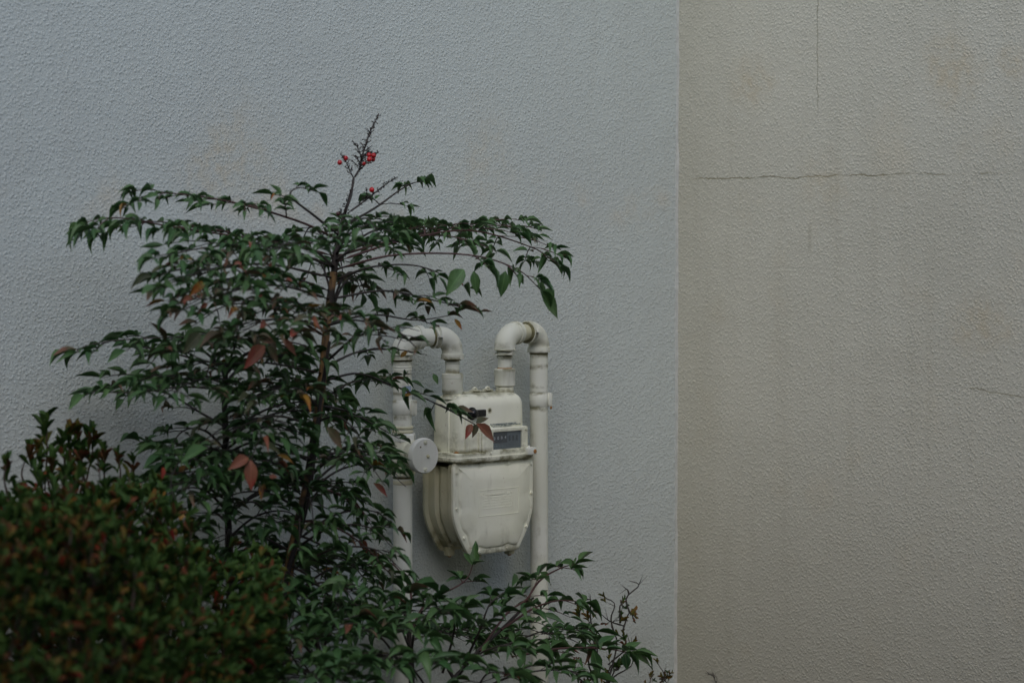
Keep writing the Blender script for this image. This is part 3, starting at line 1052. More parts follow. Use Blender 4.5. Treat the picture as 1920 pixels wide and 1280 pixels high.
KINDS = {k: leaf_mesh_data(k) for k in ('n0', 'n1', 'n2', 'n3', 'a0', 'a1', 'a2')}
_lm = {}
def leaf_mesh(kind, mat):
    key = (kind, mat.name)
    if key not in _lm:
        vs, fs, uvs = KINDS[kind]
        me = bpy.data.meshes.new('leaf')
        me.from_pydata([(x * 1.0, y, z) for x, y, z in vs], [], fs)
        uvl = me.uv_layers.new(name='UVMap')
        for lp in me.loops:
            uvl.data[lp.index].uv = uvs[lp.vertex_index]
        for p in me.polygons:
            p.use_smooth = True
        me.materials.append(mat)
        _lm[key] = me
    return _lm[key]

class Plant:
    def __init__(self, name, loc, label, cat, group=None):
        self.root = empty(name, loc, label, cat, group)
        self.keep = set()
        self.leaves = []           # (base, dir, up, length, width, kind, mat)
        self.stalk = bmesh.new()
        self.stalk_r = bmesh.new()
    def leaf(self, b, d, up, L, W, kind, mat):
        d = d.normalized()
        self.leaves.append((b, d, up, L, W, kind, mat))
    def finish(self, limit=300, wallgap=0.012, thin=()):
        out = []
        tr_ = random.Random(77)
        for idx, (b, d, up, L, W, kind, mat) in enumerate(self.leaves):
            s = d.cross(up)
            if s.length < 1e-3:
                s = d.cross(Vector((1, .2, 0)))
            s.normalize()
            n = s.cross(d).normalized()
            tip = b + d * L
            if b.y > -wallgap or tip.y > -wallgap or b.x > -wallgap or tip.x > -wallgap:
                continue
            m = Matrix((s * W, d * L, n * L)).transposed().to_4x4()
            m.translation = b
            px, py, dz = proj(b + d * L * .5)
            vis = -10 < px < 1930 and -10 < py < 1290
            if idx not in self.keep and any(x0 < px < x1 and y0 < py < y1 and tr_.random() < k for x0, y0, x1, y1, k in thin):
                continue
            face = abs(n.dot((CAM - b).normalized()))
            score = (L * W * (.35 + face) / dz / dz) * (1 if vis else 0)
            out.append((score, m, kind, mat, py))
        out.sort(key=lambda a: -a[0])
        off = self.root.location
        T = Matrix.Translation(-off)
        for score, m, kind, mat, _ in out[:limit]:
            o = bpy.data.objects.new('leaf', leaf_mesh(kind, mat))
            link(o, self.root)
            o.matrix_basis = T @ m
        rest = out[limit:]
        if rest:
            vs, fs, uvs, mi, tint = [], [], [], [], []
            mats = []
            for score, m, kind, mat, _ in rest:
                if mat not in mats:
                    mats.append(mat)
                k = mats.index(mat)
                v, f, u = KINDS[kind]
                o0 = len(vs)
                mm = T @ m
                tv = rnd.random()
                for p, q in zip(v, u):
                    vs.append(mm @ Vector(p)); uvs.append(q); tint.append(tv)
                for q in f:
                    fs.append(tuple(i + o0 for i in q)); mi.append(k)
            me = bpy.data.meshes.new('foliage')
            me.from_pydata(vs, [], fs)
            uvl = me.uv_layers.new(name='UVMap')
            flat = []
            for lp in me.loops:
                flat.extend(uvs[lp.vertex_index])
            uvl.data.foreach_set('uv', flat)
            at = me.attributes.new('tint', 'FLOAT', 'POINT')
            at.data.foreach_set('value', tint)
            for m_ in mats:
                me.materials.append(m_)
            me.polygons.foreach_set('material_index', mi)
            me.polygons.foreach_set('use_smooth', [True] * len(me.polygons))
            o = bpy.data.objects.new('foliage', me)
            o['kind'] = 'stuff'
            link(o, self.root)
        if len(self.stalk.verts):
            mesh_obj('leaf_stalks', self.stalk, M_STALK, self.root)['kind'] = 'stuff'
        if len(self.stalk_r.verts):
            mesh_obj('leaf_stalks', self.stalk_r, M_STALK_R, self.root)['kind'] = 'stuff'
        return len(out)

UPV = Vector((0, 0, 1))
def jit(a):
    return Vector((rnd.gauss(0, a), rnd.gauss(0, a), rnd.gauss(0, a)))

def pick(warm):
    r = rnd.random()
    if r < warm * .80:
        return M_LEAF_B
    if r < warm * .86:
        return M_LEAF_R
    if r < warm * .91:
        return M_LEAF_Y
    return M_LEAF

def leaflet(pl_, b, d, size, warm, droopy, ratio=.285):
    L = size * .75 * rnd.uniform(.6, 1.25)
    kind = rnd.choices(['n0', 'n1', 'n2', 'n3'], [1.2 - droopy, 1.0, .2 + droopy, .7])[0]
    up = UPV + jit(.28)
    d = (d + jit(.16) + UPV * (.28 - .26 * droopy * rnd.random()))
    pl_.leaf(b, d, up, L, L * ratio * rnd.uniform(.85, 1.15), kind, pick(warm))

def clampw(p, g=.02):
    if p.y > -g:
        p.y = -g
    if p.x > -g:
        p.x = -g
    return p

def pinna(pl_, b, d, L, size, warm, droopy, tube, depth=0):
    """side branch of a frond with opposite leaflets and a terminal one"""
    sag = .30 * L
    pts = [clampw(b + d * (L * t) - UPV * (sag * t * t)) for t in (0, .35, .7, 1)]
    add_tube(tube, pts, [.0014, .0011, .0009, .0005], 5, False)
    side = d.cross(UPV)
    if side.length < .1:
        side = d.cross(Vector((0, 1, 0)))
    side.normalize()
    nodes = max(1, int(L / .028))
    for i in range(nodes):
        t = (i + 1) / (nodes + .55)
        p, tg = at_curve(pts, t)
        for s in (-1, 1):
            if rnd.random() < .06:
                continue
            dd = tg * .75 + side * s * .8 + UPV * .12
            if depth == 0 and t < .55 and L > .11 and rnd.random() < .55:
                pinna(pl_, p, dd.normalized(), L * .36 * rnd.uniform(.8, 1.1), size * .9, warm, droopy, tube, 1)
            else:
                leaflet(pl_, p, dd, size * (.85 + .15 * t), warm, droopy)
    p, tg = at_curve(pts, 1)
    leaflet(pl_, p, tg, size * 1.15, warm, droopy)
    if rnd.random() < .62:
        for s in (-1, 1):
            leaflet(pl_, p - tg * .004, tg * .6 + side * s * .9, size * .85, warm, droopy)

def frond(pl_, pts, size=.046, warm=.12, droopy=.5, start=.34, spread=.42, red=False, nodes=None, rad=.0027):
    c = catmull(pts, 18)
    L = sum((c[i + 1] - c[i]).length for i in range(len(c) - 1))
    tube = pl_.stalk_r if red else pl_.stalk
    add_tube(tube, c, [rad * (1 - .75 * i / 18) for i in range(19)], 6, False)
    nn = nodes or max(2, int(L * (1 - start) / .058))
    for i in range(nn):
        t = start + (1 - start) * (i + .0) / nn
        p, tg = at_curve(c, t)
        side = tg.cross(UPV)
        if side.length < .1:
            side = tg.cross(Vector((0, 1, 0)))
        side.normalize()
        for s in (-1, 1):
            if rnd.random() < .05:
                continue
            dd = (tg * .65 + side * s * rnd.uniform(.7, 1.0) + UPV * rnd.uniform(-.05, .48)).normalized()
            pinna(pl_, p, dd, max(.03, 1.15 * spread * L * (1.08 - t) * rnd.uniform(.75, 1.1)), size, warm, droopy, tube)
    p, tg = at_curve(c, 1)
    side = tg.cross(UPV).normalized() if tg.cross(UPV).length > .05 else Vector((1, 0, 0))
    for s in (-1, 1):
        leaflet(pl_, p - tg * .012, tg * .6 + side * s * .8, size, warm, droopy)
    leaflet(pl_, p, tg, size * 1.3, warm, droopy)

def F(pl_, lst, **kw):
    """lst: (px,py,e) stations along the frond"""
    frond(pl_, [P(*q) for q in lst], **kw)

def cane(name, lst, r0, r1, parent, mat, n=10):
    pts = catmull([P(*q) for q in lst], 40)
    rr_ = random.Random(len(lst) * 7 + int(lst[0][0]))
    rad = []
    for i in range(41):
        t = i / 40
        k = 1.0 + (.16 if i % 6 == 0 else 0) + rr_.uniform(-.04, .04)
        rad.append((r0 + (r1 - r0) * t) * k)
    bm = bmesh.new()
    add_tube(bm, pts, rad, n)
    return mesh_obj(name, bm, mat, parent)

def leaf_at(pl_, a, b, e0, e1, mat, ratio=.36, kind='n3', stalk=None):
    """single leaf whose base and tip are seen at photo pixels a and b"""
    p, q = P(a[0], a[1], e0), P(b[0], b[1], e1)
    d = q - p
    up = (CAM - p).normalized() + UPV * .5
    L = d.length
    pl_.leaf(p, d, up, L * 1.04, L * ratio, kind, mat)
    pl_.keep.add(len(pl_.leaves) - 1)
    if stalk:
        add_tube(pl_.stalk, [P(*stalk), p], [.0009, .0006], 5, False)

# ---- tall nandina in front of the wall
bp = P(520, 1280, .30); bp.z = 0
nd = Plant('nandina_shrub', bp, 'tall nandina shrub with red berries and spreading layered green leaves', 'shrub', 'nandina shrubs')
cane('cane', [(512, 1640, .30), (520, 1280, .30), (535, 1120, .30), (548, 1030, .30), (572, 930, .30), (590, 820, .30), (603, 720, .30), (613, 610,   .30), (626, 510, .30)], .0098, .0066, nd.root, M_CANE_B, 12)
cane('cane', [(626, 515, .30), (630, 470, .30), (638, 430, .30), (648, 395, .30)], .0064, .0030, nd.root, M_CANE)
cane('cane', [(618, 640, .33), (600, 760, .33), (590, 850, .33), (572, 960, .32), (535, 1100, .32), (527, 1280, .32), (520, 1640, .32)][::-1], .0055, .003, nd.root, M_CANE)
# upper tier, to the left
F(nd, [(634, 450, .30), (560, 415, .30), (430, 378, .29), (300, 362, .27), (238, 384, .26)], droopy=.85, warm=.02, size=.042, start=.3, spread=.40, red=True)
F(nd, [(628, 480, .30), (520, 455, .30), (340, 428, .28), (210, 408, .25), (150, 432, .23)], droopy=.8, warm=.02, size=.046, start=.34, spread=.40, red=True)
F(nd, [(634, 440, .30), (590, 405, .33), (545, 368, .35), (560, 352, .36), (595, 360, .36)], droopy=.8, warm=.02, size=.040, start=.4, spread=.3)
F(nd, [(622, 500, .30), (520, 462, .36), (400, 462, .42), (280, 488, .46)], droopy=.6, warm=.10, size=.044, spread=.34)
F(nd, [(620, 520, .30), (500, 495, .40), (390, 505, .48), (300, 540, .53)], droopy=.5, warm=.22, size=.044, spread=.36)
F(nd, [(616, 560, .30), (520, 535, .42), (420, 550, .50), (335, 585, .55)], droopy=.4, warm=.45, size=.044, spread=.34)
F(nd, [(618, 545, .30), (540, 520, .27), (440, 520, .24), (350, 545, .22)], droopy=.5, warm=.1, size=.044, spread=.32)
F(nd, [(626, 500, .30), (590, 470, .40), (545, 455, .50), (500, 475, .58)], droopy=.6, warm=.05, size=.042, spread=.42)
# upper tier, to the right
F(nd, [(640, 425, .30), (700, 392, .28), (760, 350, .24), (795, 338, .22)], droopy=.8, warm=.02, size=.042, start=.4, spread=.26)
F(nd, [(632, 480, .30), (740, 450, .25), (870, 425, .18), (1000, 425, .12)], droopy=.85, warm=.02, size=.044, spread=.36, red=True)
F(nd, [(632, 490, .30), (750, 452, .32), (880, 432, .33), (1000, 465, .33), (1030, 490, .33)], droopy=.7, warm=.02, size=.046, spread=.36, red=True)
F(nd, [(630, 505, .30), (740, 478, .38), (880, 478, .45), (970, 505, .50), (1015, 545, .52)], droopy=.55, warm=.03, size=.056, spread=.24, start=.5, red=True)
leaf_at(nd, (1013, 545), (1055, 600), .52, .53, M_LEAF, .40, 'n3')
leaf_at(nd, (948, 508), (938, 556), .50, .50, M_LEAF, .46, 'n3')
leaf_at(nd, (870, 505), (838, 545), .46, .47, M_LEAF, .46, 'n3')
leaf_at(nd, (888, 508), (895, 552), .46, .47, M_LEAF, .44, 'n3')
F(nd, [(628, 525, .30), (700, 500, .36), (790, 500, .40), (880, 540, .43)], droopy=.5, warm=.12, size=.042, spread=.34)
F(nd, [(622, 560, .30), (720, 545, .36), (810, 562, .40), (900, 585, .43)], droopy=.45, warm=.35, size=.042, spread=.32)
F(nd, [(615, 605, .30), (700, 590, .34), (780, 600, .36), (850, 590, .37)], droopy=.4, warm=.4, size=.042, spread=.32)
F(nd, [(628, 490, .30), (665, 465, .38), (700, 455, .46), (740, 470, .52)], droopy=.6, warm=.06, size=.042, spread=.42)
F(nd, [(634, 455, .30), (670, 430, .24), (720, 415, .18), (770, 420, .13)], droopy=.7, warm=.03, size=.040, spread=.36)
# middle tier
F(nd, [(612, 620, .30), (560, 600, .42), (500, 600, .50), (440, 630, .56)], droopy=.3, warm=.6, size=.048, spread=.36)
F(nd, [(614, 600, .30), (590, 580, .42), (580, 575, .52), (585, 600, .60)], droopy=.4, warm=.45, size=.044, spread=.5)
F(nd, [(613, 610, .30), (660, 600, .40), (700, 610, .48), (720, 640, .54)], droopy=.4, warm=.45, size=.044, spread=.4)
F(nd, [(608, 680, .30), (500, 640, .28), (340, 632, .24), (200, 640, .18), (128, 660, .14)], droopy=.35, warm=.05, size=.050, spread=.26)
F(nd, [(605, 700, .30), (500, 680, .36), (400, 680, .40), (310, 640, .42)], droopy=.3, warm=.35, size=.046, spread=.34)
F(nd, [(606, 690, .30), (670, 660, .33), (740, 655, .34), (800, 665, .34)], droopy=.15, warm=.06, size=.046, spread=.30, start=.4)
F(nd, [(604, 715, .30), (670, 700, .32), (730, 720, .32), (800, 748, .31), (850, 772, .30)], droopy=.2, warm=.10, size=.050, spread=.22, start=.30, nodes=4)
F(nd, [(600, 760, .30), (650, 770, .32), (700, 795, .32), (748, 822, .31)], droopy=.3, warm=.08, size=.044, spread=.26, start=.3)
F(nd, [(600, 755, .30), (650, 720, .25), (700, 710, .20), (770, 700, .16)], droopy=.3, warm=.06, size=.044, spread=.34)
F(nd, [(600, 765, .30), (560, 730, .40), (520, 730, .48), (480, 760, .53)], droopy=.3, warm=.35, size=.046, spread=.4)
F(nd, [(594, 800, .30), (520, 780, .38), (450, 800, .45), (390, 840, .50)], droopy=.3, warm=.35, size=.048, spread=.36)
F(nd, [(596, 790, .30), (630, 780, .40), (660, 800, .47), (680, 830, .50)], droopy=.3, warm=.2, size=.044, spread=.45)
F(nd, [(588, 850, .30), (640, 850, .33), (700, 860, .35), (745, 890, .35)], droopy=.8, warm=.12, size=.046, spread=.34)
F(nd, [(586, 860, .30), (540, 850, .36), (490, 870, .40), (440, 900, .42)], droopy=.4, warm=.2, size=.046, spread=.40)
F(nd, [(580, 885, .30), (530, 880, .22), (470, 890, .16), (400, 920, .12)], droopy=.3, warm=.05, size=.046, spread=.40)
# lower tier
F(nd, [(574, 920, .30), (620, 920, .34), (670, 950, .36), (700, 990, .36)], droopy=.7, warm=.12, size=.046, spread=.40, red=True)
F(nd, [(560, 975, .30), (620, 985, .36), (680, 1020, .40), (735, 1080, .42)], droopy=.7, warm=.25, size=.046, spread=.36, red=True)
F(nd, [(556, 1000, .30), (600, 1020, .26), (650, 1050, .22), (690, 1090, .20)], droopy=.6, warm=.10, size=.044, spread=.40)
F(nd, [(548, 1035, .30), (500, 1010, .24), (450, 1000, .18), (400, 1020, .14)], droopy=.4, warm=.05, size=.046, spread=.40)
F(nd, [(545, 1060, .30), (580, 1080, .38), (610, 1110, .44), (650, 1150, .48)], droopy=.4, warm=.05, size=.048, spread=.40)
F(nd, [(540, 1090, .30), (580, 1120, .24), (640, 1150, .18), (700, 1190, .15)], droopy=.4, warm=.05, size=.046, spread=.40)
# fill of the crown: fronds all round the cane
fr = random.Random(21)
for i in range(9):
    y0 = fr.uniform(440, 680)
    x0 = 634 - (y0 - 440) * .10
    b = P(x0, y0, .30)
    az = fr.uniform(0, 2 * math.pi)
    L = fr.uniform(.24, .38) * (1 - .2 * abs(math.sin(az)))
    d = Vector((math.cos(az), math.sin(az), 0))
    if d.y > 0:
        L *= .62
    if d.x > 0 and y0 > 540:
        L *= .6
    frond(nd, [b, b + d * L * .35 + UPV * .05, b + d * L * .72 + UPV * .065, b + d * L + UPV * .03], size=.042, droopy=.6 if y0 < 560 else .35, warm=.05 if y0 < 520 else .28, spread=.36)
# lower growth in front of the cane
for i in range(16):
    y0 = fr.uniform(860, 1130)
    x0 = 585 - (y0 - 860) * .16
    b = P(x0, y0, .30)
    az = fr.uniform(math.pi * .85, math.pi * 2.15)
    L = fr.uniform(.16, .26)
    d = Vector((math.cos(az), math.sin(az), 0))
    frond(nd, [b, b + d * L * .35 + UPV * .04, b + d * L * .72 + UPV * .045, b + d * L + UPV * .005], size=.044, droopy=.4, warm=.08, spread=.42)
# single coloured leaves that stand out
for a, b, e, m, rt in (((527, 634), (562, 668), .52, M_LEAF_R, .36), ((497, 648), (460, 682), .52, M_LEAF_R, .40), ((502, 648), (524, 682), .52, M_LEAF_B, .40),
                       ((470, 862), (471, 918), .53, M_LEAF_R, .46), ((466, 858), (432, 872), .53, M_LEAF_R, .40), ((490, 830), (536, 850), .52, M_LEAF_B, .36),
                       ((520, 852), (558, 868), .50, M_LEAF_Y, .30), ((505, 893), (520, 893), .50, M_LEAF_R, .75), ((612, 800), (648, 842), .52, M_LEAF_B, .44),
                       ((377, 625), (345, 655), .50, M_LEAF_B, .42), ((492, 512), (505, 524), .45, M_LEAF_Y, .6), ((384, 530), (358, 548), .52, M_LEAF_Y, .36),
                       ((478, 545), (496, 562), .52, M_LEAF_R, .45), ((852, 768), (895, 768), .31, M_LEAF_B, .40), ((885, 795), (873, 818), .31, M_LEAF_R, .40),
                       ((893, 794), (937, 829), .32, M_LEAF_R, .42), ((892, 793), (917, 780), .31, M_LEAF_B, .5), ((895, 795), (886, 816), .30, M_LEAF_B, .42),
                       ((302, 905), (306, 945), .50, M_LEAF_Y, .32), ((322, 985), (332, 1005), .5, M_LEAF_Y, .5), ((340, 955), (338, 976), .5, M_LEAF_Y, .55),
                       ((345, 968), (362, 973), .5, M_LEAF_Y, .4), ((700, 905), (733, 932), .36, M_LEAF_R, .34), ((852, 598), (868, 618), .42, M_LEAF_Y, .4),
                       ((866, 572), (888, 575), .42, M_LEAF_R, .34), ((861, 520), (867, 534), .45, M_LEAF_R, .5), ((751, 670), (766, 655), .33, M_LEAF_Y, .5),
                       ((758, 742), (777, 735), .31, M_LEAF_Y, .45), ((812, 700), (822, 720), .31, M_LEAF, .5), ((1010, 440), (1042, 448), .14, M_LEAF, .25)):
    leaf_at(nd, a, b, e, e + .01, m, rt)
add_tube(nd.stalk, catmull([P(800, 748, .31), P(845, 770, .31), P(890, 795, .31)], 6), [.0017, .0016, .0015, .0014, .0013, .0012, .0010], 6, False)
add_tube(nd.stalk, catmull([P(470, 862, .53), P(500, 800, .47), P(560, 760, .36), P(600, 752, .30)], 8), .0010, 5, False)
add_tube(nd.stalk, catmull([P(332, 950, .50), P(320, 900, .47), P(350, 850, .40), P(420, 800, .30)], 8), .0010, 5, False)
n_nd = nd.finish(thin=((725, 603, 870, 705, .72), (735, 705, 850, 815, .45), (905, 585, 1040, 720, 1.0), (765, 815, 830, 890, .85), (730, 880, 790, 1000, .5)))

# berry spike
ps = bmesh.new()
def spike(pts, r0, r1, side_n, side_len, seed):
    rr_ = random.Random(seed)
    c = catmull([P(*q) for q in pts], 16)
    add_tube(ps, c, [r0 + (r1 - r0) * i / 16 for i in range(17)], 6)
    for i in range(side_n):
        t = .18 + .8 * i / side_n
        p, tg = at_curve(c, t)
        d = (tg * .6 + Vector((rr_.uniform(-1, 1), rr_.uniform(-1, 1), rr_.uniform(-.2, .3))).normalized() * .9).normalized()
        L = side_len * (1.15 - t) * rr_.uniform(.6, 1.2)
        q = p + d * L
        add_tube(ps, [p, p.lerp(q, .5), q], [.0011, .0010, .0008], 5)
        k = max(1, int(L / .004))
        for j in range(k):
            b = p.lerp(q, (j + .7) / k)
            dd = (d * .5 + Vector((rr_.uniform(-1, 1), rr_.uniform(-1, 1), rr_.uniform(-.6, 1))).normalized()).normalized()
            e_ = b + dd * rr_.uniform(.003, .0055)
            add_tube(ps, [b, e_], [.0008, .0011], 4)
spike([(645, 400, .30), (657, 370, .30), (663, 335, .30)], .0028, .0022, 0, .01, 1)
spike([(663, 335, .30), (675, 315, .30), (680, 290, .30), (693, 250, .30), (710, 213, .30)], .0021, .0010, 40, .026, 2)
spike([(664, 336, .30), (655, 318, .30), (647, 300, .30), (638, 289, .30)], .0012, .0006, 14, .010, 3)
spike([(678, 297, .30), (671, 278, .29), (662, 265, .29)], .0010, .0005, 10, .009, 4)
spike([(684, 282, .30), (698, 287, .32), (712, 285, .33)], .0010, .0005, 10, .010, 5)
spike([(677, 317, .30), (687, 307, .31), (697, 305, .32)], .0010, .0005, 9, .010, 6)
spike([(652, 400, .30), (690, 372, .31), (720, 348, .32), (746, 332, .33)], .0020, .0006, 26, .012, 7)
spike([(642, 420, .30), (650, 385, .31), (658, 354, .32)], .0012, .0005, 14, .010, 8)
spike([(645, 405, .30), (640, 400, .29), (637, 390, .29)], .0010, .0005, 6, .008, 9)
spike([(685, 378, .31), (687, 362, .32), (689, 355, .32)], .0010, .0005, 6, .008, 10)
mesh_obj('berry_stalk', ps, M_STALK, nd.root)
for (px, py, e, r, m) in ((637, 305, .30, 4.9, M_BERRY), (648, 297, .30, 5.0, M_BERRY), (692, 291, .32, 4.8, M_BERRY), (700.5, 292, .325, 5.0, M_BERRY), (692.5, 299, .33, 5.2, M_BERRY),
                          (699, 299, .31, 4.8, M_BERRY), (682.5, 307, .31, 3.6, M_BERRY), (697, 356, .33, 5.2, M_BERRY), (634, 401, .30, 4.3, M_BERRY_D)):
    c = P(px, py, e)
    rad = r * proj(c)[2] / FPX
    bm = bmesh.new()
    bmesh.ops.create_uvsphere(bm, u_segments=14, v_segments=10, radius=rad)
    bmesh.ops.translate(bm, verts=bm.verts, vec=c)
    add_lathe(bm, c + Vector((0, -.3, .95)) * rad * .96, (0, -.3, .95), [(0, rad * .2), (rad * .12, rad * .1)], 6)
    mesh_obj('berry', bm, m, nd.root)

# ---- second nandina, smaller, behind and to the left
bp = P(425, 1280, .20); bp.z = 0
n2 = Plant('nandina_shrub', bp, 'darker nandina with a thin upright stem at left, near the wall above the hedge', 'shrub', 'nandina shrubs')
cane('cane', [(428, 1640, .20), (430, 1280, .20), (432, 1100, .20), (428, 980, .20), (424, 850, .20), (421, 740, .20), (424, 690, .20)], .0085, .0045, n2.root, M_CANE)
F(n2, [(424, 700, .20), (360, 672, .17), (290, 655, .13), (225, 645, .10)], droopy=.25, warm=.03, size=.050, spread=.40)
F(n2, [(423, 710, .20), (330, 700, .22), (240, 712, .24), (160, 740, .24)], droopy=.25, warm=.02, size=.050, spread=.34)
F(n2, [(422, 730, .20), (340, 725, .14), (250, 735, .09), (185, 735, .06)], droopy=.3, warm=.02, size=.048, spread=.30)
F(n2, [(424, 695, .20), (470, 670, .22), (520, 670, .22), (560, 690, .20)], droopy=.3, warm=.05, size=.048, spread=.40)
F(n2, [(424, 690, .20), (440, 650, .28), (440, 630, .36), (420, 640, .42)], droopy=.3, warm=.3, size=.050, spread=.45)
F(n2, [(423, 720, .20), (390, 710, .32), (350, 720, .42), (310, 750, .48)], droopy=.3, warm=.06, size=.050, spread=.40)
F(n2, [(422, 740, .20), (470, 730, .14), (520, 740, .10), (560, 770, .07)], droopy=.3, warm=.04, size=.048, spread=.45)
F(n2, [(424, 800, .20), (370, 770, .14), (320, 740, .10), (270, 730, .08)], droopy=.3, warm=.02, size=.046, spread=.34)
F(n2, [(426, 870, .20), (370, 840, .20), (310, 828, .20), (262, 828, .20)], droopy=.2, warm=.02, size=.048, spread=.40)
F(n2, [(426, 860, .20), (400, 840, .30), (370, 850, .38), (330, 870, .42)], droopy=.2, warm=.02, size=.050, spread=.46)
F(n2, [(425, 850, .20), (470, 830, .26), (510, 840, .30), (550, 870, .32)], droopy=.2, warm=.08, size=.048, spread=.46)
F(n2, [(427, 900, .20), (470, 890, .20), (520, 900, .20), (560, 940, .18)], droopy=.3, warm=.04, size=.048, spread=.46)
F(n2, [(427, 910, .20), (400, 890, .32), (370, 900, .40), (330, 930, .44)], droopy=.3, warm=.05, size=.050, spread=.46)
F(n2, [(428, 960, .20), (470, 940, .30), (500, 960, .36), (530, 990, .38)], droopy=.4, warm=.04, size=.050, spread=.46)
F(n2, [(428, 980, .20), (400, 960, .26), (370, 975, .32), (340, 1000, .36)], droopy=.3, warm=.04, size=.050, spread=.46)
F(n2, [(429, 1040, .20), (470, 1030, .20), (520, 1050, .20), (570, 1090, .20)], droopy=.3, warm=.04, size=.048, spread=.46)
F(n2, [(430, 1100, .20), (480, 1090, .22), (540, 1110, .24), (590, 1150, .24)], droopy=.3, warm=.04, size=.048, spread=.46)
fr = random.Random(5)
for i in range(26):
    y0 = fr.uniform(690, 1120)
    b = P(424, y0, .20)
    az = fr.uniform(math.pi * .95, math.pi * 2.05)
    L = fr.uniform(.16, .30)
    d = Vector((math.cos(az), math.sin(az) * .8, 0))
    if d.x < 0 and y0 < 780:
        L *= .9
    frond(n2, [b, b + d * L * .35 + UPV * .04, b + d * L * .72 + UPV * .045, b + d * L + UPV * .01], size=.050, droopy=.25, warm=.03, spread=.46)
n_n2 = n2.finish()

# ---- low nandina in front of the meter
bp = P(800, 1280, .42); bp.z = 0
n3 = Plant('nandina_shrub', bp, 'low leafy nandina growing below the gas meter along the bottom edge', 'shrub', 'nandina shrubs')
cane('cane', [(775, 1640, .34), (772, 1280, .34), (768, 1200, .34), (760, 1150, .34)], .0065, .004, n3.root, M_CANE)
cane('cane', [(800, 1640, .44), (830, 1330, .44), (870, 1250, .42), (960, 1160, .38), (1000, 1120, .36)], .0055, .002, n3.root, M_CANE)
cane('cane', [(640, 1640, .48), (620, 1330, .48), (600, 1230, .48), (590, 1180, .48)], .0060, .003, n3.root, M_CANE)
cane('cane', [(910, 1640, .5), (890, 1340, .5), (850, 1270, .46), (825, 1220, .44)], .0045, .003, n3.root, M_CANE)
kw = dict(size=.056, droopy=.25, warm=.03)
F(n3, [(768, 1190, .34), (800, 1130, .34), (870, 1090, .33), (890, 1048, .33)], spread=.30, size=.048, droopy=.2, warm=.02, start=.3, red=True)
F(n3, [(765, 1180, .34), (770, 1110, .30), (740, 1060, .26), (705, 1048, .24)], spread=.28, size=.046, droopy=.6, warm=.12, red=True)
F(n3, [(980, 1140, .37), (1010, 1090, .35), (1050, 1065, .33), (1085, 1055, .32)], spread=.28, size=.054, droopy=.1, warm=.04, red=True)
F(n3, [(940, 1180, .40), (1000, 1140, .40), (1050, 1125, .40), (1105, 1130, .40)], spread=.36, red=True, **kw)
F(n3, [(960, 1230, .44), (1050, 1215, .46), (1130, 1215, .48), (1195, 1225, .49)], spread=.26, size=.064, droopy=.15, warm=.02, start=.25, red=True)
F(n3, [(900, 1220, .42), (950, 1150, .42), (990, 1120, .40), (1010, 1080, .38)], spread=.36, red=True, **kw)
F(n3, [(870, 1245, .42), (900, 1180, .46), (920, 1130, .48), (960, 1100, .48)], spread=.40, **kw)
F(n3, [(830, 1260, .44), (850, 1190, .48), (850, 1140, .52), (820, 1110, .54)], spread=.42, **kw)
F(n3, [(770, 1220, .34), (740, 1150, .42), (700, 1110, .48), (650, 1090, .52)], spread=.40, **kw)
F(n3, [(770, 1230, .34), (780, 1170, .44), (800, 1140, .52), (830, 1150, .58)], spread=.42, **kw)
F(n3, [(760, 1260, .34), (720, 1200, .46), (680, 1170, .55), (640, 1170, .62)], spread=.42, **kw)
F(n3, [(600, 1230, .48), (570, 1160, .46), (530, 1130, .44), (480, 1140, .42)], spread=.40, **kw)
F(n3, [(605, 1250, .48), (560, 1200, .52), (510, 1180, .56), (460, 1200, .60)], spread=.42, **kw)
F(n3, [(600, 1240, .48), (620, 1180, .52), (650, 1160, .56), (690, 1180, .58)], spread=.42, **kw)
F(n3, [(610, 1280, .48), (560, 1250, .56), (510, 1240, .62), (450, 1260, .66)], spread=.42, **kw)
F(n3, [(615, 1300, .48), (650, 1240, .56), (700, 1230, .62), (750, 1250, .66)], spread=.42, **kw)
F(n3, [(620, 1320, .48), (600, 1270, .60), (590, 1260, .68), (600, 1280, .74)], spread=.5, **kw)
F(n3, [(830, 1320, .44), (880, 1240, .52), (940, 1210, .58), (1000, 1220, .62)], spread=.42, **kw)
F(n3, [(850, 1320, .44), (950, 1270, .52), (1040, 1255, .58), (1110, 1270, .62)], spread=.36, **kw)
F(n3, [(830, 1340, .44), (780, 1260, .56), (740, 1230, .64), (700, 1240, .70)], spread=.42, **kw)
F(n3, [(880, 1330, .5), (900, 1280, .58), (920, 1260, .64), (960, 1265, .68)], spread=.42, **kw)
F(n3, [(770, 1200, .34), (800, 1190, .22), (850, 1180, .14), (900, 1180, .09)], spread=.42, **kw)
F(n3, [(765, 1180, .34), (720, 1160, .24), (670, 1150, .16), (620, 1150, .10)], spread=.42, **kw)
F(n3, [(900, 1230, .42), (970, 1200, .30), (1030, 1180, .22), (1090, 1180, .18)], spread=.36, **kw)
F(n3, [(615, 1290, .48), (575, 1210, .44), (550, 1160, .42), (560, 1110, .40)], spread=.46, **kw)
F(n3, [(610, 1300, .48), (570, 1260, .50), (545, 1225, .52), (530, 1190, .54)], spread=.5, **kw)
F(n3, [(612, 1310, .48), (590, 1275, .40), (570, 1245, .34), (545, 1220, .30)], spread=.5, **kw)
leaf_at(n3, (1120, 1212), (1156, 1184), .47, .48, M_LEAF, .42)
leaf_at(n3, (1168, 1220), (1205, 1197), .48, .49, M_LEAF, .40)
leaf_at(n3, (1180, 1222), (1238, 1251), .49, .50, M_LEAF, .34)
leaf_at(n3, (1172, 1224), (1176, 1255), .48, .49, M_LEAF, .6)
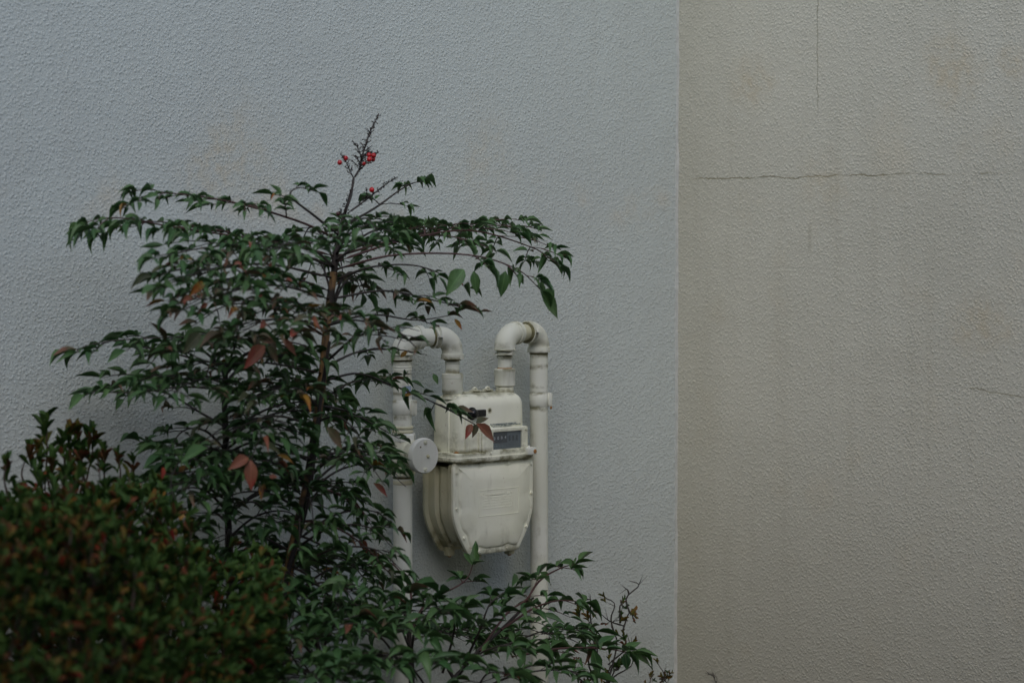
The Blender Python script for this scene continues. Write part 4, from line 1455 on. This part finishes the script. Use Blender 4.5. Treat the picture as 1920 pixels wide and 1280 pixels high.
leaf_at(n3, (1112, 1218), (1126, 1268), .50, .51, M_LEAF, .46)
leaf_at(n3, (890, 1058), (890, 1024), .33, .33, M_LEAF, .55)
leaf_at(n3, (1050, 1055), (1102, 1056), .32, .32, M_LEAF, .3)
leaf_at(n3, (1012, 1072), (1042, 1096), .34, .34, M_LEAF, .42)
n_n3 = n3.finish()

# ------------------------------------------------------------------ azalea hedge, bottom left
bp = Vector((-2.02, -.68, 0))
hz = Plant('azalea_hedge', bp, 'clipped dark azalea hedge flecked with red leaves, bottom left corner', 'hedge')
HC, HA, HB = Vector((-2.10, -.62, 0)), .65, .52
def hedge_top(x, y):
    u, v = (x + .65 * max(0, -y - .45) - HC.x) / HA, (y - HC.y) / HB
    rho = (abs(u) ** 3.2 + abs(v) ** 3.2) ** (1 / 3.2) + .035 * math.sin(y * 41 + x * 13) + .03 * math.sin(x * 37 - y * 19)
    rho = max(rho, 0)
    if rho >= 1:
        return None
    h = .822 - .10 * max(0, (x + 1.75) / .4) + .022 * math.sin(x * 9 + y * 5) + .018 * math.sin(y * 17 - x * 6) + .012 * math.sin(x * 31 + y * 23)
    return h * (1 - rho ** 7) ** .5
def az_mat(c):
    r = rnd.random()
    px = proj(c)[0]
    w = max(0, min(1, (480 - px) / 480)) * (.55 + .75 * math.sin(c.x * 11 + c.z * 7) * math.sin(c.y * 13 + 1.3))
    w = max(0, w)
    if r < .016:
        return M_AZ_R
    if r < .016 + .06 + .18 * w:
        return M_AZ_O
    if r < .016 + .13 + .32 * w:
        return M_AZ_B
    return M_AZ
def rosette(pl_, c, ax, n, L, mat=None, spread=.9):
    ax = ax.normalized()
    s, u = frame_from(ax, Vector((.2, .9, .1)))
    a0 = rnd.random() * 6.3
    px = proj(c)[0]
    for i in range(n):
        a = a0 + i * 2.4
        k = spread * rnd.uniform(.5, 1.15)
        d = (ax + (s * math.cos(a) + u * math.sin(a)) * k).normalized()
        pl_.leaf(c - ax * rnd.uniform(0, .010), d, ax + jit(.2), L * rnd.uniform(.65, 1.2), L * rnd.uniform(.25, .36), rnd.choice(['a0', 'a1', 'a2']), mat or az_mat(c))
tw = bmesh.new()
cnt = 0
for i in range(5200):
    y = rnd.uniform(HC.y - HB, HC.y + HB)
    x = rnd.uniform(HC.x - HA, HC.x + HA) - .65 * max(0, -y - .45)
    h = hedge_top(x, y)
    if h is None:
        continue
    d1 = hedge_top(x + .01, y) or h - .05
    d2 = hedge_top(x, y + .01) or h - .05
    nrm = Vector((-(d1 - h) / .01, -(d2 - h) / .01, 1)).normalized()
    depth = 0 if rnd.random() < .55 else rnd.uniform(.01, .16)
    z = h - depth + rnd.gauss(0, .014)
    c = Vector((x, y, z)) - Vector((nrm.x, nrm.y, 0)) * depth
    if z < .25:
        continue
    px, py, dz = proj(c)
    if not (-60 < px < 620 and 760 < py < 1330):
        continue
    ax = (nrm * .8 + UPV * .6 + jit(.35))
    if depth == 0 and rnd.random() < .09:
        up_ = (UPV + jit(.25)).normalized() * rnd.uniform(.02, .055)
        add_tube(tw, [c, c + up_], [.0011, .0007], 4, False)
        rosette(hz, c + up_ * .5, up_, 3, .022, None, 1.0)
        c = c + up_
        ax = up_
    rosette(hz, c, ax, rnd.choice([4, 5, 6, 7]), .024)
    if rnd.random() < .5:
        b = c - ax.normalized() * rnd.uniform(.03, .07) + jit(.008)
        add_tube(tw, [c, b], [.0008, .0011], 4, False)
# flank towards the nandina and the camera, down to the frame edge
for i in range(2600):
    a = rnd.uniform(-2.4, 1.2)
    ca, sa = math.cos(a), math.sin(a)
    k = 1 / (abs(ca) ** 3.2 + abs(sa) ** 3.2) ** (1 / 3.2)
    ins = 1 - abs(rnd.gauss(0, .05))
    y = HC.y + HB * sa * k * ins
    x = HC.x + HA * ca * k * ins - .65 * max(0, -y - .45)
    z = rnd.uniform(.30, .72)
    c = Vector((x, y, z)) + jit(.012)
    px, py, dz = proj(c)
    if y > -.05 or not (-60 < px < 640 and 760 < py < 1330):
        continue
    ax = Vector((ca, sa, .7)) + jit(.35)
    rosette(hz, c, ax, rnd.choice([4, 5, 6]), .024)
for i in range(5000):
    y = rnd.uniform(HC.y - HB * .92, HC.y + HB * .92)
    x = HC.x + rnd.uniform(-.95, .95) * HA - .65 * max(0, -y - .45)
    h = hedge_top(x, y)
    if h is None:
        continue
    c = Vector((x, y, rnd.uniform(.2, max(.25, h - .04))))
    px, py, dz = proj(c)
    if -60 < px < 640 and 760 < py < 1330:
        rosette(hz, c, UPV + jit(.6), 4, .028)
# taller shoots poking out by the wall
shoots = [((84, 880), (85, 792), .22, .034), ((60, 890), (55, 846), .24, .026), ((80, 900), (72, 842), .24, .024), ((118, 880), (117, 822), .26, .024), ((125, 885), (131, 815), .25, .026),
          ((143, 885), (145, 806), .24, .026), ((165, 880), (168, 812), .22, .026), ((155, 890), (178, 822), .22, .024), ((20, 905), (12, 868), .35, .024), ((100, 900), (98, 860), .28, .026),
          ((150, 890), (152, 850), .30, .026), ((120, 900), (128, 862), .32, .024), ((190, 890), (196, 850), .28, .024), ((70, 930), (68, 886), .30, .024), ((215, 900), (222, 856), .3, .022), ((245, 905), (250, 868), .3, .022)]
for a, b, e, L in shoots:
    p0, p1 = P(a[0], a[1] + 40, e), P(b[0], b[1], e)
    mid = p0.lerp(p1, .5) + jit(.006)
    c = catmull([p0, mid, p1], 8)
    add_tube(tw, c, [.0022 - .0014 * i / 8 for i in range(9)], 6, False)
    rosette(hz, p1, UPV + jit(.1), 6, L, rnd.choice([M_AZ, M_AZ_O, M_AZ]), .55)
    rosette(hz, p1.lerp(p0, .12), UPV + jit(.2), 5, L, rnd.choice([M_AZ, M_AZ_B, M_AZ]), .8)
    rosette(hz, p1.lerp(p0, .30), UPV + jit(.3), 3, L, None, 1.0)
    if rnd.random() < .6:
        rosette(hz, p1.lerp(p0, .42), UPV + jit(.4), 4, L, None, 1.1)
# thick woody stems inside
for i in range(46):
    a = rnd.random() * 6.3
    r = math.sqrt(rnd.random())
    y = HC.y + HB * .7 * r * math.sin(a)
    x = HC.x + HA * .7 * r * math.cos(a) - .65 * max(0, -y - .45)
    top = Vector((x + rnd.uniform(-.05, .05), y + rnd.uniform(-.05, .05), rnd.uniform(.5, .68)))
    add_tube(tw, catmull([Vector((x * .4 + HC.x * .6, y * .4 + HC.y * .6, 0)), Vector((x, y, .35)) + jit(.03), top], 8), [.008 - .006 * k / 8 for k in range(9)], 6, False)
    for j in range(3):
        p = Vector((x, y, .35)).lerp(top, rnd.random())
        add_tube(tw, [p, p + Vector((rnd.uniform(-.1, .1), rnd.uniform(-.1, .1), rnd.uniform(.05, .16)))], [.003, .001], 5, False)
mesh_obj('twigs', tw, M_TWIG, hz.root)['kind'] = 'stuff'
for a, b, e, m in (((395, 1158), (345, 1162), .62, M_AZ_R), ((150, 1035), (188, 1024), .86, M_AZ_R), ((60, 1040), (32, 1022), .9, M_AZ_R), ((70, 1036), (80, 1020), .9, M_AZ_O), ((255, 1045), (270, 1034), .7, M_AZ_R),
                   ((75, 905), (86, 884), .40, M_AZ_R), ((25, 920), (52, 908), .5, M_AZ_R), ((90, 957), (78, 950), .6, M_AZ_R), ((236, 892), (243, 880), .4, M_AZ_R), ((440, 1064), (470, 1066), .5, M_AZ_R), ((455, 1098), (452, 1086), .5, M_AZ_R)):
    leaf_at(hz, a, b, e, e, m, .32, 'a0')
n_hz = hz.finish()

# ------------------------------------------------------------------ small plants by the corner
def twiggy(name, label, base_px, e, branches, L, mats, group=None, leafy=True, dead=M_TWIG_D, right=False, rad=.0022):
    fn = (lambda a, b: PR(a, b, e)) if right else (lambda a, b: P(a, b, e))
    b0 = fn(*base_px); b0.z = 0
    pl_ = Plant(name, b0, label, 'plant', group)
    bmt = bmesh.new()
    for br in branches:
        pts, leafn = br
        w = catmull([fn(a, b) + jit(.008) for a, b in pts], 10)
        add_tube(bmt, w, [rad * (1 - .72 * i / 10) for i in range(11)], 6, False)
        for i in range(rnd.randint(3, 6)):
            p, tg = at_curve(w, rnd.uniform(.45, .98))
            d = (tg + jit(.6)).normalized()
            q = p + d * rnd.uniform(.010, .028)
            add_tube(bmt, [p, q], [.0009, .0004], 4, False)
            if leafn and rnd.random() < .65:
                rosette(pl_, q, d + UPV * .4, rnd.randint(2, 4), L * .8, rnd.choice(mats), .8)
        if leafn:
            p, tg = at_curve(w, 1)
            rosette(pl_, p, tg + UPV * .5, leafn, L, rnd.choice(mats), .7)
    mesh_obj('twigs', bmt, dead, pl_.root)
    pl_.finish()
    return pl_
twiggy('azalea_plant', 'sparse twiggy azalea with small olive leaves, right of the low nandina', (1130, 1280), .16,
       [([(1130, 1640), (1128, 1300), (1122, 1220), (1118, 1180), (1110, 1150)], 4), ([(1125, 1230), (1110, 1165), (1106, 1130), (1104, 1118)], 0), ([(1132, 1300), (1150, 1200), (1158, 1170), (1172, 1150)], 5),
        ([(1158, 1175), (1180, 1160), (1188, 1148)], 6), ([(1155, 1190), (1145, 1150), (1137, 1142)], 5), ([(1172, 1152), (1180, 1125), (1194, 1105), (1190, 1090)], 0), ([(1188, 1115), (1180, 1108), (1177, 1100)], 0),
        ([(1150, 1200), (1152, 1155), (1147, 1128), (1146, 1120)], 3), ([(1160, 1170), (1168, 1140), (1170, 1128)], 3), ([(1140, 1250), (1162, 1215), (1170, 1195)], 4), ([(1135, 1270), (1165, 1250), (1180, 1235), (1186, 1190)], 0),
        ([(1128, 1290), (1105, 1240), (1092, 1200), (1090, 1165)], 4), ([(1130, 1320), (1150, 1262), (1172, 1255), (1180, 1240)], 4), ([(1130, 1320), (1110, 1280), (1100, 1262)], 5), ([(1132, 1330), (1140, 1285), (1150, 1262)], 6),
        ([(1128, 1300), (1090, 1270), (1078, 1250)], 4), ([(1130, 1300), (1146, 1250), (1152, 1238)], 6)], .020, [M_AZ_O, M_AZ_O, M_AZ, M_AZ_B])
twiggy('azalea_seedling', 'small pale green seedling with two leafy shoots at the wall corner', (1240, 1280), .06,
       [([(1236, 1640), (1237, 1330), (1234, 1265), (1228, 1248)], 4), ([(1236, 1310), (1228, 1285), (1226, 1268)], 4), ([(1237, 1320), (1250, 1290), (1253, 1262)], 5), ([(1235, 1280), (1240, 1266)], 3)], .016, [M_AZ_O, M_AZ_O, M_AZ], dead=M_TWIG)
twiggy('dry_weed', 'single thin dead stalk against the foot of the right wall', (1331, 1280), .03,
       [([(1333, 1640), (1332, 1330), (1331, 1275), (1330, 1252)], 0), ([(1331, 1275), (1326, 1266)], 0)], .012, [M_AZ_B], right=True, rad=.0012)
print('leaves', n_nd, n_n2, n_n3, n_hz)
